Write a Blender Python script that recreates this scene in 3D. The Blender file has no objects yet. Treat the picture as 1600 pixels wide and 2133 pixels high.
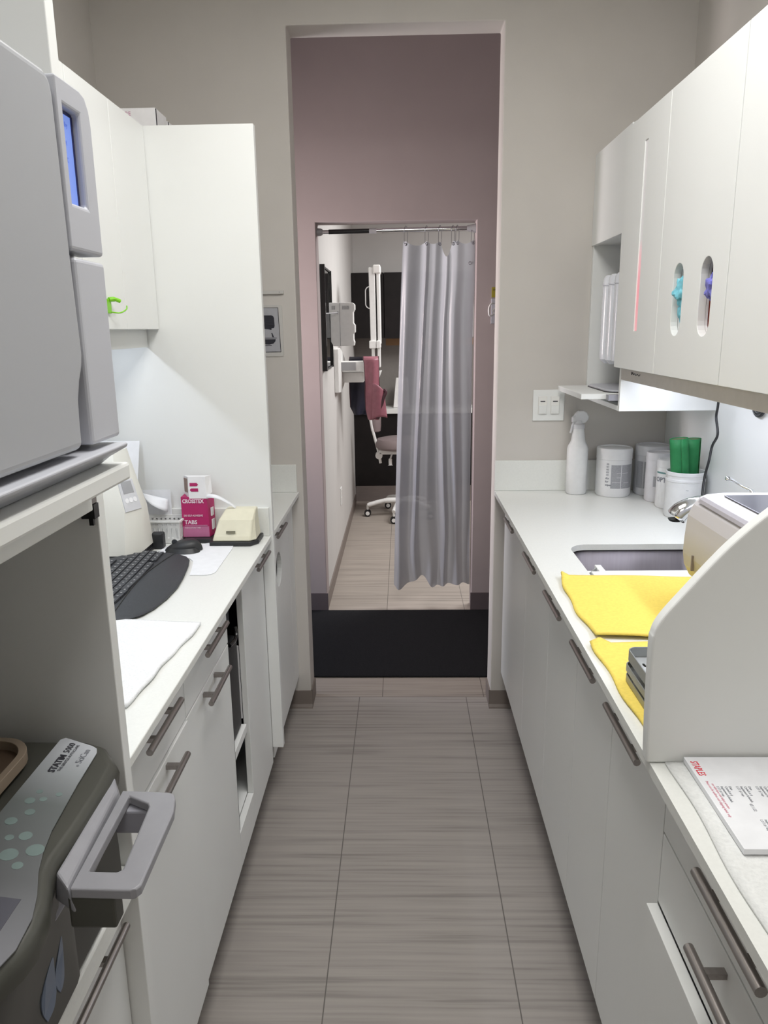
import bpy, bmesh, math, random
from mathutils import Vector, Matrix
random.seed(7)
S = bpy.context.scene
COL = S.collection
PI = math.pi
CAMZ = 1.545

# ------------------------------------------------------------------ camera
cam_d = bpy.data.cameras.new('camera')
cam = bpy.data.objects.new('camera', cam_d)
COL.objects.link(cam)
_f = 1575.0
_d1 = Vector((38.0, -381.5, _f)).normalized()
_d3 = Vector((85.0, (_f*_f + 38*85)/381.5, _f)).normalized()
_dx = _d3.cross(_d1).normalized()
rows = (_dx, _d1, -_d3)                      # world = R @ (right, down, forward)
M = Matrix(((rows[0][0], -rows[0][1], -rows[0][2], 0),
            (rows[1][0], -rows[1][1], -rows[1][2], 0),
            (rows[2][0], -rows[2][1], -rows[2][2], CAMZ),
            (0, 0, 0, 1)))
cam.matrix_world = M
cam_d.sensor_fit = 'HORIZONTAL'
cam_d.sensor_width = 36.0
cam_d.lens = 36.0*_f/1600.0
cam_d.clip_start = 0.02
S.camera = cam

# ------------------------------------------------------------------ world, lights, exposure
S.view_settings.view_transform = 'Standard'
S.view_settings.look = 'None'
S.view_settings.gamma = 1.0
S.view_settings.use_curve_mapping = False
S.view_settings.exposure = 0.28
W = bpy.data.worlds.new('world'); S.world = W; W.use_nodes = True
W.node_tree.nodes['Background'].inputs[0].default_value = (0.6, 0.62, 0.66, 1)
W.node_tree.nodes['Background'].inputs[1].default_value = 0.03

def area(name, loc, sx, sy, power, color, aim=(0, 0, -1), spread=180):
    d = bpy.data.lights.new(name, 'AREA'); d.shape = 'RECTANGLE'
    d.size = sx; d.size_y = sy; d.energy = power; d.color = color
    d.spread = math.radians(spread)
    o = bpy.data.objects.new(name, d); COL.objects.link(o)
    o.location = loc
    o.rotation_euler = Vector(aim).to_track_quat('-Z', 'Y').to_euler()
    return o
area('ceiling_lamp', (0.05, 1.25, 2.72), 0.6, 1.2, 21.0, (1.0, 0.99, 0.965))
area('ceiling_lamp_behind', (0.0, -0.9, 2.72), 0.55, 1.1, 9.0, (1.0, 0.985, 0.955))
area('under_cabinet_lamp_left', (-0.811, 1.62, 1.561), 0.015, 1.05, 1.45, (0.78, 0.86, 1.0))
area('under_cabinet_lamp_right', (0.80, 1.70, 1.412), 0.03, 1.36, 3.0, (0.83, 0.87, 1.0))
area('hall_fill_pink', (-1.9, 3.45, 1.55), 0.7, 0.7, 15.5, (1.0, 0.86, 0.84), aim=(1, 0.15, 0.0), spread=100)  # unseen pinkish fill, added to warm the mauve wall below its dark top
area('hall_fill_blue', (-1.9, 3.5, 0.55), 0.7, 0.7, 7.5, (0.50, 0.72, 1.0), aim=(1, 0.1, 0))  # unseen blue fill, added to cool the foot of the hall wall
area('operatory_lamp', (1.1, 5.0, 2.62), 1.2, 1.2, 58.0, (1.0, 0.99, 0.985))

# ------------------------------------------------------------------ materials
def mat(name, col, rough=0.45, metal=0.0, var=0.03, scale=40.0, bump=0.0, spec=0.5, emit=None, trans=0.0, coat=0.0):
    m = bpy.data.materials.new(name); m.use_nodes = True
    nt = m.node_tree; p = nt.nodes['Principled BSDF']
    tc = nt.nodes.new('ShaderNodeTexCoord')
    nz = nt.nodes.new('ShaderNodeTexNoise'); nz.inputs['Scale'].default_value = scale
    nz.inputs['Detail'].default_value = 3
    nt.links.new(tc.outputs['Object'], nz.inputs['Vector'])
    cr = nt.nodes.new('ShaderNodeValToRGB')
    a = [max(0, c*(1-var)) for c in col]; b = [min(1, c*(1+var)) for c in col]
    cr.color_ramp.elements[0].position = 0.3; cr.color_ramp.elements[0].color = (*a, 1)
    cr.color_ramp.elements[1].position = 0.7; cr.color_ramp.elements[1].color = (*b, 1)
    nt.links.new(nz.outputs['Fac'], cr.inputs['Fac'])
    nt.links.new(cr.outputs['Color'], p.inputs['Base Color'])
    p.inputs['Roughness'].default_value = rough
    p.inputs['Metallic'].default_value = metal
    p.inputs['Specular IOR Level'].default_value = spec
    p.inputs['Transmission Weight'].default_value = trans
    p.inputs['Coat Weight'].default_value = coat
    if bump:
        bp = nt.nodes.new('ShaderNodeBump'); bp.inputs['Strength'].default_value = bump
        bp.inputs['Distance'].default_value = 0.002
        nt.links.new(nz.outputs['Fac'], bp.inputs['Height'])
        nt.links.new(bp.outputs['Normal'], p.inputs['Normal'])
    if emit:
        p.inputs['Emission Color'].default_value = (*emit[0], 1)
        p.inputs['Emission Strength'].default_value = emit[1]
    return m

def brushed(name, col, rough, sc=(300, 6, 300)):
    m = mat(name, col, rough, 1.0, 0.06)
    nt = m.node_tree
    mp = nt.nodes.new('ShaderNodeMapping'); mp.inputs['Scale'].default_value = sc
    tc = [n for n in nt.nodes if n.type == 'TEX_COORD'][0]
    nz = [n for n in nt.nodes if n.type == 'TEX_NOISE'][0]
    nz.inputs['Scale'].default_value = 1.0
    nt.links.new(tc.outputs['Object'], mp.inputs['Vector'])
    nt.links.new(mp.outputs['Vector'], nz.inputs['Vector'])
    return m

def floor_mat(name, x0, step, ycross, base):
    m = bpy.data.materials.new(name); m.use_nodes = True
    nt = m.node_tree; p = nt.nodes['Principled BSDF']
    ge = nt.nodes.new('ShaderNodeNewGeometry')
    def nz(scale, detail, mscale):
        mp = nt.nodes.new('ShaderNodeMapping'); mp.inputs['Scale'].default_value = mscale
        n = nt.nodes.new('ShaderNodeTexNoise'); n.inputs['Scale'].default_value = scale
        n.inputs['Detail'].default_value = detail
        nt.links.new(ge.outputs['Position'], mp.inputs['Vector'])
        nt.links.new(mp.outputs['Vector'], n.inputs['Vector'])
        return n.outputs['Fac']
    a = nz(1.0, 4, (2.2, 75, 1)); b = nz(1.0, 2, (1.0, 24, 1)); c = nz(3.0, 2, (1, 1, 1))
    def math_(op, x, y):
        n = nt.nodes.new('ShaderNodeMath'); n.operation = op
        for i, v in enumerate((x, y)):
            if v is None: continue
            if isinstance(v, (int, float)): n.inputs[i].default_value = v
            else: nt.links.new(v, n.inputs[i])
        return n.outputs[0]
    s = math_('ADD', math_('MULTIPLY', a, 0.62), math_('ADD', math_('MULTIPLY', b, 0.3), math_('MULTIPLY', c, 0.10)))
    cr = nt.nodes.new('ShaderNodeValToRGB')
    els = cr.color_ramp.elements
    els[0].position = 0.36; els[0].color = (*[v*0.70 for v in base], 1)
    els[1].position = 0.62; els[1].color = (*[v*1.10 for v in base], 1)
    e = els.new(0.48); e.color = (*[v*0.97 for v in base], 1)
    nt.links.new(s, cr.inputs['Fac'])
    sp = nt.nodes.new('ShaderNodeSeparateXYZ'); nt.links.new(ge.outputs['Position'], sp.inputs[0])
    fx = math_('FRACT', math_('DIVIDE', math_('SUBTRACT', sp.outputs[0], x0 - 50*step), step), None)
    jx = math_('LESS_THAN', fx, 0.0030/step)
    jy = math_('LESS_THAN', math_('ABSOLUTE', math_('SUBTRACT', sp.outputs[1], ycross), None), 0.0016)
    j = math_('MAXIMUM', jx, jy)
    mx = nt.nodes.new('ShaderNodeMix'); mx.data_type = 'RGBA'
    nt.links.new(j, mx.inputs[0]); nt.links.new(cr.outputs['Color'], mx.inputs[6])
    mx.inputs[7].default_value = (*[v*0.38 for v in base], 1)
    nt.links.new(mx.outputs[2], p.inputs['Base Color'])
    p.inputs['Roughness'].default_value = 0.52
    bp = nt.nodes.new('ShaderNodeBump'); bp.inputs['Strength'].default_value = 0.12; bp.inputs['Distance'].default_value = 0.001
    nt.links.new(a, bp.inputs['Height']); nt.links.new(bp.outputs['Normal'], p.inputs['Normal'])
    return m

m_wall = mat('wall_paint', (0.61, 0.58, 0.545), 0.75, scale=6, var=0.02, spec=0.25)
m_mauve = mat('mauve_paint', (0.41, 0.35, 0.345), 0.75, scale=6, var=0.02, spec=0.25)
m_pale = mat('pale_wall_paint', (0.62, 0.61, 0.59), 0.7, scale=6, var=0.015, spec=0.25)
m_ceil = mat('ceiling_paint', (0.75, 0.73, 0.70), 0.9, scale=5, var=0.01, spec=0.1)
m_white = mat('white_laminate', (0.82, 0.83, 0.815), 0.42, scale=3, var=0.01, spec=0.35)
m_edge = mat('white_edge_band', (0.83, 0.82, 0.79), 0.4, scale=3, var=0.01)
m_counter = mat('solid_surface_counter', (0.79, 0.80, 0.77), 0.35, scale=220, var=0.02, spec=0.4)
m_base = mat('taupe_vinyl_base', (0.22, 0.185, 0.165), 0.5, scale=10, var=0.04)
m_based = mat('dark_taupe_vinyl_base', (0.12, 0.095, 0.10), 0.5, scale=10, var=0.04)
m_steel = brushed('brushed_steel', (0.36, 0.33, 0.315), 0.34)
m_sink = brushed('sink_steel', (0.17, 0.155, 0.165), 0.42, (120, 120, 8))
m_chrome = mat('chrome', (0.75, 0.76, 0.78), 0.08, 1.0, 0.01)
m_dark = mat('dark_kick', (0.03, 0.028, 0.027), 0.7)
m_black = mat('black_plastic', (0.018, 0.019, 0.021), 0.45, scale=90, var=0.1, bump=0.05)
m_blackgloss = mat('black_gloss', (0.01, 0.01, 0.011), 0.15)
m_charcoal = mat('charcoal_plastic', (0.034, 0.037, 0.043), 0.55, scale=200, var=0.1, bump=0.1)
m_key = mat('key_plastic', (0.045, 0.048, 0.056), 0.5)
m_glyph = mat('key_print', (0.5, 0.5, 0.5), 0.6)
m_rug = mat('black_carpet', (0.018, 0.018, 0.020), 0.95, scale=400, var=0.35, bump=0.8, spec=0.1)
m_grey = mat('grey_enamel', (0.42, 0.43, 0.455), 0.4, scale=4, var=0.01)
m_greyl = mat('light_grey_enamel', (0.52, 0.53, 0.575), 0.38, scale=4, var=0.01)
m_greyd = mat('shade_grey_plastic', (0.30, 0.30, 0.34), 0.45)
m_screen = mat('blue_lcd', (0.10, 0.14, 0.35), 0.2, emit=((0.15, 0.24, 0.62), 0.75))
m_screenedge = mat('dark_blue_bezel', (0.01, 0.012, 0.10), 0.25)
m_lcdtext = mat('lcd_print', (0.06, 0.10, 0.35), 0.4, emit=((0.10, 0.18, 0.6), 0.5))
m_olive = mat('olive_grey_plastic', (0.060, 0.060, 0.050), 0.42, scale=30, var=0.04)
m_olivegloss = mat('gloss_olive_black', (0.030, 0.032, 0.028), 0.35, coat=0.1)
m_label = None
m_labell = mat('overlay_film_pale', (0.50, 0.53, 0.58), 0.4, scale=14, var=0.03)
m_bubble = mat('overlay_bubble', (0.19, 0.25, 0.24), 0.4, var=0.08)
m_ink = mat('black_ink', (0.02, 0.02, 0.03), 0.6)
m_greyink = mat('grey_ink', (0.22, 0.23, 0.26), 0.6)
m_handlegrey = mat('cassette_handle_grey', (0.30, 0.30, 0.325), 0.4)
m_brown = mat('brown_tray', (0.13, 0.085, 0.055), 0.5, scale=20, var=0.15)
m_tan = mat('tan_rim', (0.30, 0.235, 0.175), 0.5)
m_cream = mat('cream_plastic', (0.73, 0.70, 0.55), 0.45)
m_creamw = mat('warm_white_plastic', (0.74, 0.73, 0.67), 0.45, scale=5, var=0.04)
m_magenta = mat('magenta_card', (0.42, 0.015, 0.12), 0.45)
m_pinkcard = mat('pink_card', (0.50, 0.16, 0.30), 0.5)
m_card = mat('white_card', (0.80, 0.79, 0.80), 0.6)
m_kraft = mat('kraft_card', (0.30, 0.22, 0.19), 0.7)
m_paper = mat('white_paper', (0.84, 0.85, 0.88), 0.7)
m_towel = mat('white_towel', (0.84, 0.85, 0.86), 0.95, scale=260, var=0.06, bump=0.7, spec=0.1)
m_ptowel = mat('paper_towel', (0.78, 0.79, 0.78), 0.95, scale=200, var=0.05, bump=0.7, spec=0.1)
m_yellow = mat('yellow_microfibre', (0.86, 0.67, 0.15), 0.95, scale=150, var=0.05, bump=0.35, spec=0.1)
m_basket = mat('basket_plastic', (0.76, 0.76, 0.74), 0.45)
m_green = mat('green_sheet', (0.015, 0.20, 0.06), 0.6, var=0.1)
m_greenin = mat('kraft_lining', (0.25, 0.27, 0.15), 0.7)
m_lime = mat('lime_plastic', (0.22, 0.60, 0.02), 0.4)
m_bottle = mat('white_hdpe', (0.78, 0.785, 0.79), 0.42)
m_bottle2 = mat('grey_white_hdpe', (0.66, 0.66, 0.68), 0.42)
m_labgrey = mat('label_grey', (0.36, 0.365, 0.385), 0.5, scale=300, var=0.12)
m_teal = mat('teal_ink', (0.12, 0.26, 0.25), 0.5)
m_red = mat('red_ink', (0.75, 0.03, 0.06), 0.5)
m_pinkink = mat('pink_ink', (0.75, 0.30, 0.38), 0.5)
m_cyan = mat('cyan_glove', (0.20, 0.55, 0.66), 0.4, scale=90, var=0.2, bump=0.4)
m_purple = mat('violet_glove', (0.20, 0.20, 0.60), 0.4, scale=90, var=0.2, bump=0.4)
m_redbox = mat('dark_red_box', (0.20, 0.03, 0.015), 0.5)
m_darkbox = mat('dark_glove_box', (0.03, 0.03, 0.05), 0.5)
m_clear = mat('frosted_tube', (0.66, 0.68, 0.72), 0.22, scale=8, var=0.04, coat=0.3)
m_alu = mat('anodised_tray', (0.33, 0.345, 0.345), 0.42, 0.55, 0.04, bump=0.05)
m_alul = mat('tray_floor', (0.52, 0.54, 0.55), 0.4, 0.35, 0.04)
m_mach = mat('steriliser_shell', (0.62, 0.60, 0.615), 0.4, scale=5, var=0.02)
def yellowed(m):
    # plastic that has yellowed with age towards its foot
    nt = m.node_tree; p = nt.nodes['Principled BSDF']
    ge = nt.nodes.new('ShaderNodeNewGeometry'); sp = nt.nodes.new('ShaderNodeSeparateXYZ')
    nt.links.new(ge.outputs['Position'], sp.inputs[0])
    mr = nt.nodes.new('ShaderNodeMapRange'); mr.inputs[1].default_value = 1.00; mr.inputs[2].default_value = 1.10
    nt.links.new(sp.outputs[2], mr.inputs[0])
    mx = nt.nodes.new('ShaderNodeMix'); mx.data_type = 'RGBA'
    nt.links.new(mr.outputs[0], mx.inputs[0])
    mx.inputs[6].default_value = (0.46, 0.42, 0.29, 1); mx.inputs[7].default_value = (0.60, 0.58, 0.595, 1)
    nt.links.new(mx.outputs[2], p.inputs['Base Color'])
yellowed(m_mach)
m_smoke = mat('smoked_window', (0.10, 0.10, 0.12), 0.2)
m_espresso = mat('espresso_laminate', (0.010, 0.008, 0.008), 0.5, scale=12, var=0.2, spec=0.25)
m_medwhite = mat('medical_white', (0.82, 0.82, 0.80), 0.38)
m_medgrey = mat('medical_grey', (0.34, 0.34, 0.35), 0.4)
m_rose = mat('rose_vinyl', (0.29, 0.105, 0.135), 0.45, scale=30, var=0.12)
m_navy = mat('navy_vinyl', (0.012, 0.013, 0.03), 0.5)
m_maroon = mat('dark_piping', (0.05, 0.015, 0.022), 0.5)
m_taupevinyl = mat('taupe_vinyl', (0.24, 0.19, 0.19), 0.5)
m_kicksteel = brushed('kick_steel', (0.42, 0.38, 0.37), 0.4, (10, 10, 200))
m_mirror = mat('mirror_glass', (0.85, 0.87, 0.88), 0.03, 1.0, 0.0)
m_tilegrey = mat('grey_backsplash', (0.20, 0.185, 0.17), 0.5)
m_woodtan = mat('tan_strip', (0.30, 0.17, 0.08), 0.5)
m_yellowlab = mat('yellow_label', (0.32, 0.27, 0.02), 0.5)
m_acryl = mat('clear_acrylic', (0.60, 0.585, 0.56), 0.15, coat=0.5)
m_signgrey = mat('sign_print', (0.42, 0.42, 0.45), 0.5)
m_ring = mat('wire_steel', (0.25, 0.25, 0.27), 0.3, 0.9)

def curtain_mat():
    m = bpy.data.materials.new('frosted_vinyl_curtain'); m.use_nodes = True
    nt = m.node_tree; out = nt.nodes['Material Output']; p = nt.nodes['Principled BSDF']
    tc = nt.nodes.new('ShaderNodeTexCoord'); nz = nt.nodes.new('ShaderNodeTexNoise'); nz.inputs['Scale'].default_value = 5
    nt.links.new(tc.outputs['Object'], nz.inputs['Vector'])
    cr = nt.nodes.new('ShaderNodeValToRGB')
    cr.color_ramp.elements[0].color = (0.30, 0.31, 0.345, 1); cr.color_ramp.elements[1].color = (0.36, 0.37, 0.405, 1)
    nt.links.new(nz.outputs['Fac'], cr.inputs['Fac']); nt.links.new(cr.outputs['Color'], p.inputs['Base Color'])
    p.inputs['Roughness'].default_value = 0.28
    tl = nt.nodes.new('ShaderNodeBsdfTranslucent'); tl.inputs['Color'].default_value = (0.50, 0.50, 0.53, 1)
    tr = nt.nodes.new('ShaderNodeBsdfTransparent')
    m1 = nt.nodes.new('ShaderNodeMixShader'); m1.inputs[0].default_value = 0.38
    m2 = nt.nodes.new('ShaderNodeMixShader'); m2.inputs[0].default_value = 0.07
    nt.links.new(p.outputs[0], m1.inputs[1]); nt.links.new(tl.outputs[0], m1.inputs[2])
    nt.links.new(m1.outputs[0], m2.inputs[1]); nt.links.new(tr.outputs[0], m2.inputs[2])
    nt.links.new(m2.outputs[0], out.inputs['Surface'])
    return m
m_curtain = curtain_mat()

def film_mat():
    # printed overlay: dark near the display, fading to pale at its far corner
    m = mat('overlay_film', (0.1, 0.1, 0.1), 0.4)
    nt = m.node_tree; p = nt.nodes['Principled BSDF']
    ge = nt.nodes.new('ShaderNodeNewGeometry'); sp = nt.nodes.new('ShaderNodeSeparateXYZ')
    nt.links.new(ge.outputs['Position'], sp.inputs[0])
    mr = nt.nodes.new('ShaderNodeMapRange'); mr.inputs[1].default_value = 0.55; mr.inputs[2].default_value = 0.93
    nt.links.new(sp.outputs[1], mr.inputs[0])
    cr = nt.nodes.new('ShaderNodeValToRGB'); e = cr.color_ramp.elements
    e[0].position = 0.0; e[0].color = (0.20, 0.20, 0.22, 1); e[1].position = 0.97; e[1].color = (0.52, 0.54, 0.58, 1)
    q = e.new(0.3); q.color = (0.13, 0.135, 0.14, 1)
    q = e.new(0.62); q.color = (0.15, 0.165, 0.165, 1)
    q = e.new(0.82); q.color = (0.36, 0.38, 0.40, 1)
    nt.links.new(mr.outputs[0], cr.inputs['Fac']); nt.links.new(cr.outputs['Color'], p.inputs['Base Color'])
    return m
m_label = film_mat()

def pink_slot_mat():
    # pink strip, faint glow added to its colour: white at its top, pink over the lower half
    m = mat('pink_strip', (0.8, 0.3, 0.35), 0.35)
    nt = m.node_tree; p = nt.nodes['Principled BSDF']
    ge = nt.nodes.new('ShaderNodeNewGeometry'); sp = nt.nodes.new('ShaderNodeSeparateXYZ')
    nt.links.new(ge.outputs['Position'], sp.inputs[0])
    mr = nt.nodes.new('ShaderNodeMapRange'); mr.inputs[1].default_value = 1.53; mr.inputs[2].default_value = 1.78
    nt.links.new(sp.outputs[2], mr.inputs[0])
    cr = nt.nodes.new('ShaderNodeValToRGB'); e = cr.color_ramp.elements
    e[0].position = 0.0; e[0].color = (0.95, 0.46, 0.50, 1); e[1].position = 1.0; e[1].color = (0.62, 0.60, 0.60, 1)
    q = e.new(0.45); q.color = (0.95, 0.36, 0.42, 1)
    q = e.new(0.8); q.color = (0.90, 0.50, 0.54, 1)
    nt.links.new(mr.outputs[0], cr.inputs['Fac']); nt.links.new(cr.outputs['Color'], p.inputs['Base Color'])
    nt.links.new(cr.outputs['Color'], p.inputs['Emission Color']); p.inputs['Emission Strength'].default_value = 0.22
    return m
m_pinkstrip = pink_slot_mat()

# ------------------------------------------------------------------ mesh helpers
KS = 0.9536
SCALE = [1.0]
def xf(v):
    k = SCALE[0]
    return Vector((v[0]*k, v[1]*k, CAMZ + (v[2]-CAMZ)*k))
WLOC = {}

class B:
    def __init__(s): s.bm = bmesh.new()
    def box(s, x0, x1, y0, y1, z0, z1):
        vs = [s.bm.verts.new(p) for p in ((x0,y0,z0),(x1,y0,z0),(x1,y1,z0),(x0,y1,z0),(x0,y0,z1),(x1,y0,z1),(x1,y1,z1),(x0,y1,z1))]
        for f in ((0,3,2,1),(4,5,6,7),(0,1,5,4),(1,2,6,5),(2,3,7,6),(3,0,4,7)): s.bm.faces.new([vs[i] for i in f])
        return s
    def loft(s, rings, cap=True, closed=True):
        R = [[s.bm.verts.new(p) for p in r] for r in rings]
        n = len(R[0])
        for a, b in zip(R, R[1:]):
            for i in range(n if closed else n-1):
                j = (i+1) % n
                s.bm.faces.new((a[i], a[j], b[j], b[i]))
        if cap and closed:
            s.bm.faces.new(list(reversed(R[0]))); s.bm.faces.new(R[-1])
        return s
    def prism(s, pts, axis, a0, a1):
        def p3(u, v, w):
            return {'x': (w, u, v), 'y': (u, w, v), 'z': (u, v, w)}[axis]
        return s.loft([[p3(u, v, a0) for u, v in pts], [p3(u, v, a1) for u, v in pts]])
    def lathe(s, prof, c, seg=32, axis='z'):
        rings = []
        for r, h in prof:
            ring = []
            for i in range(seg):
                a = 2*PI*i/seg
                u, v = r*math.cos(a), r*math.sin(a)
                if axis == 'z': ring.append((c[0]+u, c[1]+v, c[2]+h))
                elif axis == 'y': ring.append((c[0]+u, c[1]+h, c[2]+v))
                else: ring.append((c[0]+h, c[1]+u, c[2]+v))
            rings.append(ring)
        return s.loft(rings)
    def tube(s, pts, r, seg=10, cap=True, flat=1.0):
        pts = [Vector(p) for p in pts]; rings = []; a = None
        for i, p in enumerate(pts):
            t = (pts[min(i+1, len(pts)-1)] - pts[max(i-1, 0)]).normalized()
            if a is None:
                a = t.cross(Vector((0, 0, 1)))
                if a.length < 0.05: a = t.cross(Vector((0, 1, 0)))
            else: a = a - t*a.dot(t)
            a.normalize(); b = a.cross(t).normalized()
            rr = r[i] if isinstance(r, (list, tuple)) else r
            rings.append([p + a*rr*math.cos(2*PI*k/seg) + b*rr*flat*math.sin(2*PI*k/seg) for k in range(seg)])
        return s.loft(rings, cap)
    def grid(s, fn, nu, nv, thick=0.0):
        V = [[s.bm.verts.new(fn(i/nu, j/nv)) for j in range(nv+1)] for i in range(nu+1)]
        for i in range(nu):
            for j in range(nv):
                s.bm.faces.new((V[i][j], V[i+1][j], V[i+1][j+1], V[i][j+1]))
        return s
    def poly(s, pts):
        s.bm.faces.new([s.bm.verts.new(p) for p in pts]); return s
    def mesh_in(s, me, fn):
        vs = [s.bm.verts.new(fn(v.co)) for v in me.vertices]
        for p in me.polygons:
            try: s.bm.faces.new([vs[i] for i in p.vertices])
            except ValueError: pass
        return s

def smooth_curve(pts, n=8):
    out = []
    P = [Vector(p) for p in pts]
    for i in range(len(P)-1):
        p0, p1, p2, p3 = P[max(i-1, 0)], P[i], P[i+1], P[min(i+2, len(P)-1)]
        for k in range(n):
            t = k/n
            out.append(0.5*((2*p1) + (-p0+p2)*t + (2*p0-5*p1+4*p2-p3)*t*t + (-p0+3*p1-3*p2+p3)*t**3))
    out.append(P[-1]); return out

def rrect(x0, x1, y0, y1, r, n=5):
    out = []
    for cx, cy, a0 in ((x1-r, y1-r, 0), (x0+r, y1-r, 90), (x0+r, y0+r, 180), (x1-r, y0+r, 270)):
        for k in range(n+1):
            a = math.radians(a0 + 90*k/n); out.append((cx+r*math.cos(a), cy+r*math.sin(a)))
    return out

def slab(outer, holes, depth, place):
    """flat plate with holes: 2-D outline (u, v), thickness w in 0..depth, place(u, v, w) -> world"""
    cu = bpy.data.curves.new('slab', 'CURVE'); cu.dimensions = '2D'; cu.fill_mode = 'BOTH'
    cu.extrude = depth/2
    for loop in [outer] + list(holes):
        sp = cu.splines.new('POLY'); sp.points.add(len(loop)-1)
        for q, (u, v) in zip(sp.points, loop): q.co = (u, v, 0, 1)
        sp.use_cyclic_u = True
    o = bpy.data.objects.new('slab', cu); COL.objects.link(o)
    bpy.context.view_layer.update()
    me = bpy.data.meshes.new_from_object(o.evaluated_get(bpy.context.evaluated_depsgraph_get()))
    b = B().mesh_in(me, lambda c: place(c.x, c.y, c.z + depth/2))
    bmesh.ops.remove_doubles(b.bm, verts=b.bm.verts, dist=1e-6)
    bpy.data.objects.remove(o); bpy.data.curves.remove(cu); bpy.data.meshes.remove(me)
    return b

def text_b(txt, size, place, extrude=0.0002, align='LEFT', b=None, sx=1.0, bold=0.0):
    cu = bpy.data.curves.new('txt', 'FONT'); cu.body = txt; cu.size = size; cu.extrude = extrude
    cu.align_x = align; cu.resolution_u = 2; cu.offset = bold
    o = bpy.data.objects.new('txt', cu); COL.objects.link(o)
    bpy.context.view_layer.update()
    me = bpy.data.meshes.new_from_object(o.evaluated_get(bpy.context.evaluated_depsgraph_get()))
    b = b or B()
    b.mesh_in(me, lambda c: place(c.x*sx, c.y, c.z + extrude))
    bpy.data.objects.remove(o); bpy.data.curves.remove(cu); bpy.data.meshes.remove(me)
    return b

def thing(name, label, cat, loc, group=None):
    o = bpy.data.objects.new(name, None); COL.objects.link(o)
    o.empty_display_size = 0.05
    o.location = xf(loc); WLOC[o] = xf(loc)
    o['label'] = label; o['category'] = cat
    if group: o['group'] = group
    return o

def obj(name, b, m, parent=None, bevel=0.0, smooth=False, solid=0.0, label=None, seg=2):
    bmesh.ops.recalc_face_normals(b.bm, faces=b.bm.faces)
    for v in b.bm.verts: v.co = xf(v.co)
    if parent is not None: org = WLOC[parent]
    else:
        xs = [v.co for v in b.bm.verts]
        org = Vector(((min(c.x for c in xs)+max(c.x for c in xs))/2, (min(c.y for c in xs)+max(c.y for c in xs))/2, min(c.z for c in xs)))
    for v in b.bm.verts: v.co -= org
    me = bpy.data.meshes.new(name); b.bm.to_mesh(me); b.bm.free()
    if isinstance(m, (list, tuple)):
        for q in m: me.materials.append(q)
    else: me.materials.append(m)
    o = bpy.data.objects.new(name, me); COL.objects.link(o)
    if parent is not None:
        o.parent = parent
    else: o.location = org
    WLOC[o] = org
    if smooth:
        for p in me.polygons: p.use_smooth = True
        md = o.modifiers.new('edge', 'EDGE_SPLIT'); md.split_angle = math.radians(40)
    if solid:
        md = o.modifiers.new('solid', 'SOLIDIFY'); md.thickness = solid; md.offset = 0
    if bevel:
        md = o.modifiers.new('bevel', 'BEVEL'); md.width = bevel; md.segments = seg; md.limit_method = 'ANGLE'
        md.angle_limit = math.radians(40)
    if label: o['label'] = label
    return o

def tag(o, label, cat, group=None, kind=None):
    o['label'] = label; o['category'] = cat
    if group: o['group'] = group
    if kind: o['kind'] = kind
    return o
def struct(name, b, m, parent=None, label=None, bevel=0.0):
    o = obj(name, b, m, parent, bevel=bevel)
    if parent is None:
        o['kind'] = 'structure'
        o['label'] = label or name; o['category'] = name.split('_')[0]
    return o
def bx(x0, x1, y0, y1, z0, z1): return B().box(x0, x1, y0, y1, z0, z1)

# ================================================================== SETTING
XL, XR, YF = -1.065, 1.007, 2.90
struct('floor', bx(-1.2, 1.15, -1.6, 2.99, -0.05, 0), floor_mat('striated_tile', -0.1965, 0.459, 2.9885, (0.375, 0.345, 0.322)),
       label='taupe striated tile floor of the narrow galley room')
struct('floor_hall', bx(-2.4, 3.2, 2.99, 7.4, -0.05, 0), floor_mat('striated_tile_hall', -0.098, 0.437, 4.21, (0.37, 0.325, 0.285)),
       label='beige striated tile floor beyond the wide doorway')
struct('ceiling', bx(-1.2, 1.15, -1.6, 2.899, 2.75, 2.8), m_ceil, label='plain pale ceiling of the galley room')
struct('ceiling_hall', bx(-2.4, 3.2, 3.02, 7.4, 3.30, 3.35), m_ceil, label='plain ceiling over the hall and far room')
struct('wall_left', bx(XL-0.1, XL, -1.6, YF, 0, 2.75), m_wall, label='greige side wall behind the left cabinets')
struct('wall_right', bx(XR, XR+0.1, -1.6, YF, 0, 2.75), m_wall, label='greige side wall behind the right cabinets')
struct('wall_back', bx(XL, XR, -1.6, -1.5, 0, 2.75), m_wall, label='greige wall at the near end of the galley')
OX0, OX1, OZ = -0.393, 0.357, 2.56
struct('wall_front', B().prism([(-1.2, 0), (OX0, 0), (OX0, OZ), (OX1, OZ), (OX1, 0), (1.15, 0), (1.15, 3.30), (-1.2, 3.30)], 'y', YF, YF+0.12), m_wall,
       label='greige end wall with the tall doorless opening', bevel=0.004)
IX0, IX1, IZ, YI = -0.433, 0.377, 2.07, 4.02
struct('wall_inner', B().prism([(-2.3, 0), (IX0, 0), (IX0, IZ), (IX1, IZ), (IX1, 0), (3.1, 0), (3.1, 3.30), (-2.3, 3.30)], 'y', YI, YI+0.12), m_mauve,
       label='mauve wall across the hall with the curtained doorway', bevel=0.003)
struct('wall_hall_left', bx(-2.4, -2.3, 3.02, 4.14, 0, 3.30), m_mauve, label='mauve wall closing the left end of the hall')
struct('wall_hall_right', bx(3.1, 3.2, 3.02, 7.3, 0, 3.30), m_mauve, label='mauve wall closing the right end of the hall')
struct('wall_hall_near', B().prism([(-2.3, 0), (-1.2, 0), (-1.2, 3.30), (-2.3, 3.30)], 'y', 2.92, 3.02), m_mauve, label='hall wall left of the galley')
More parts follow.
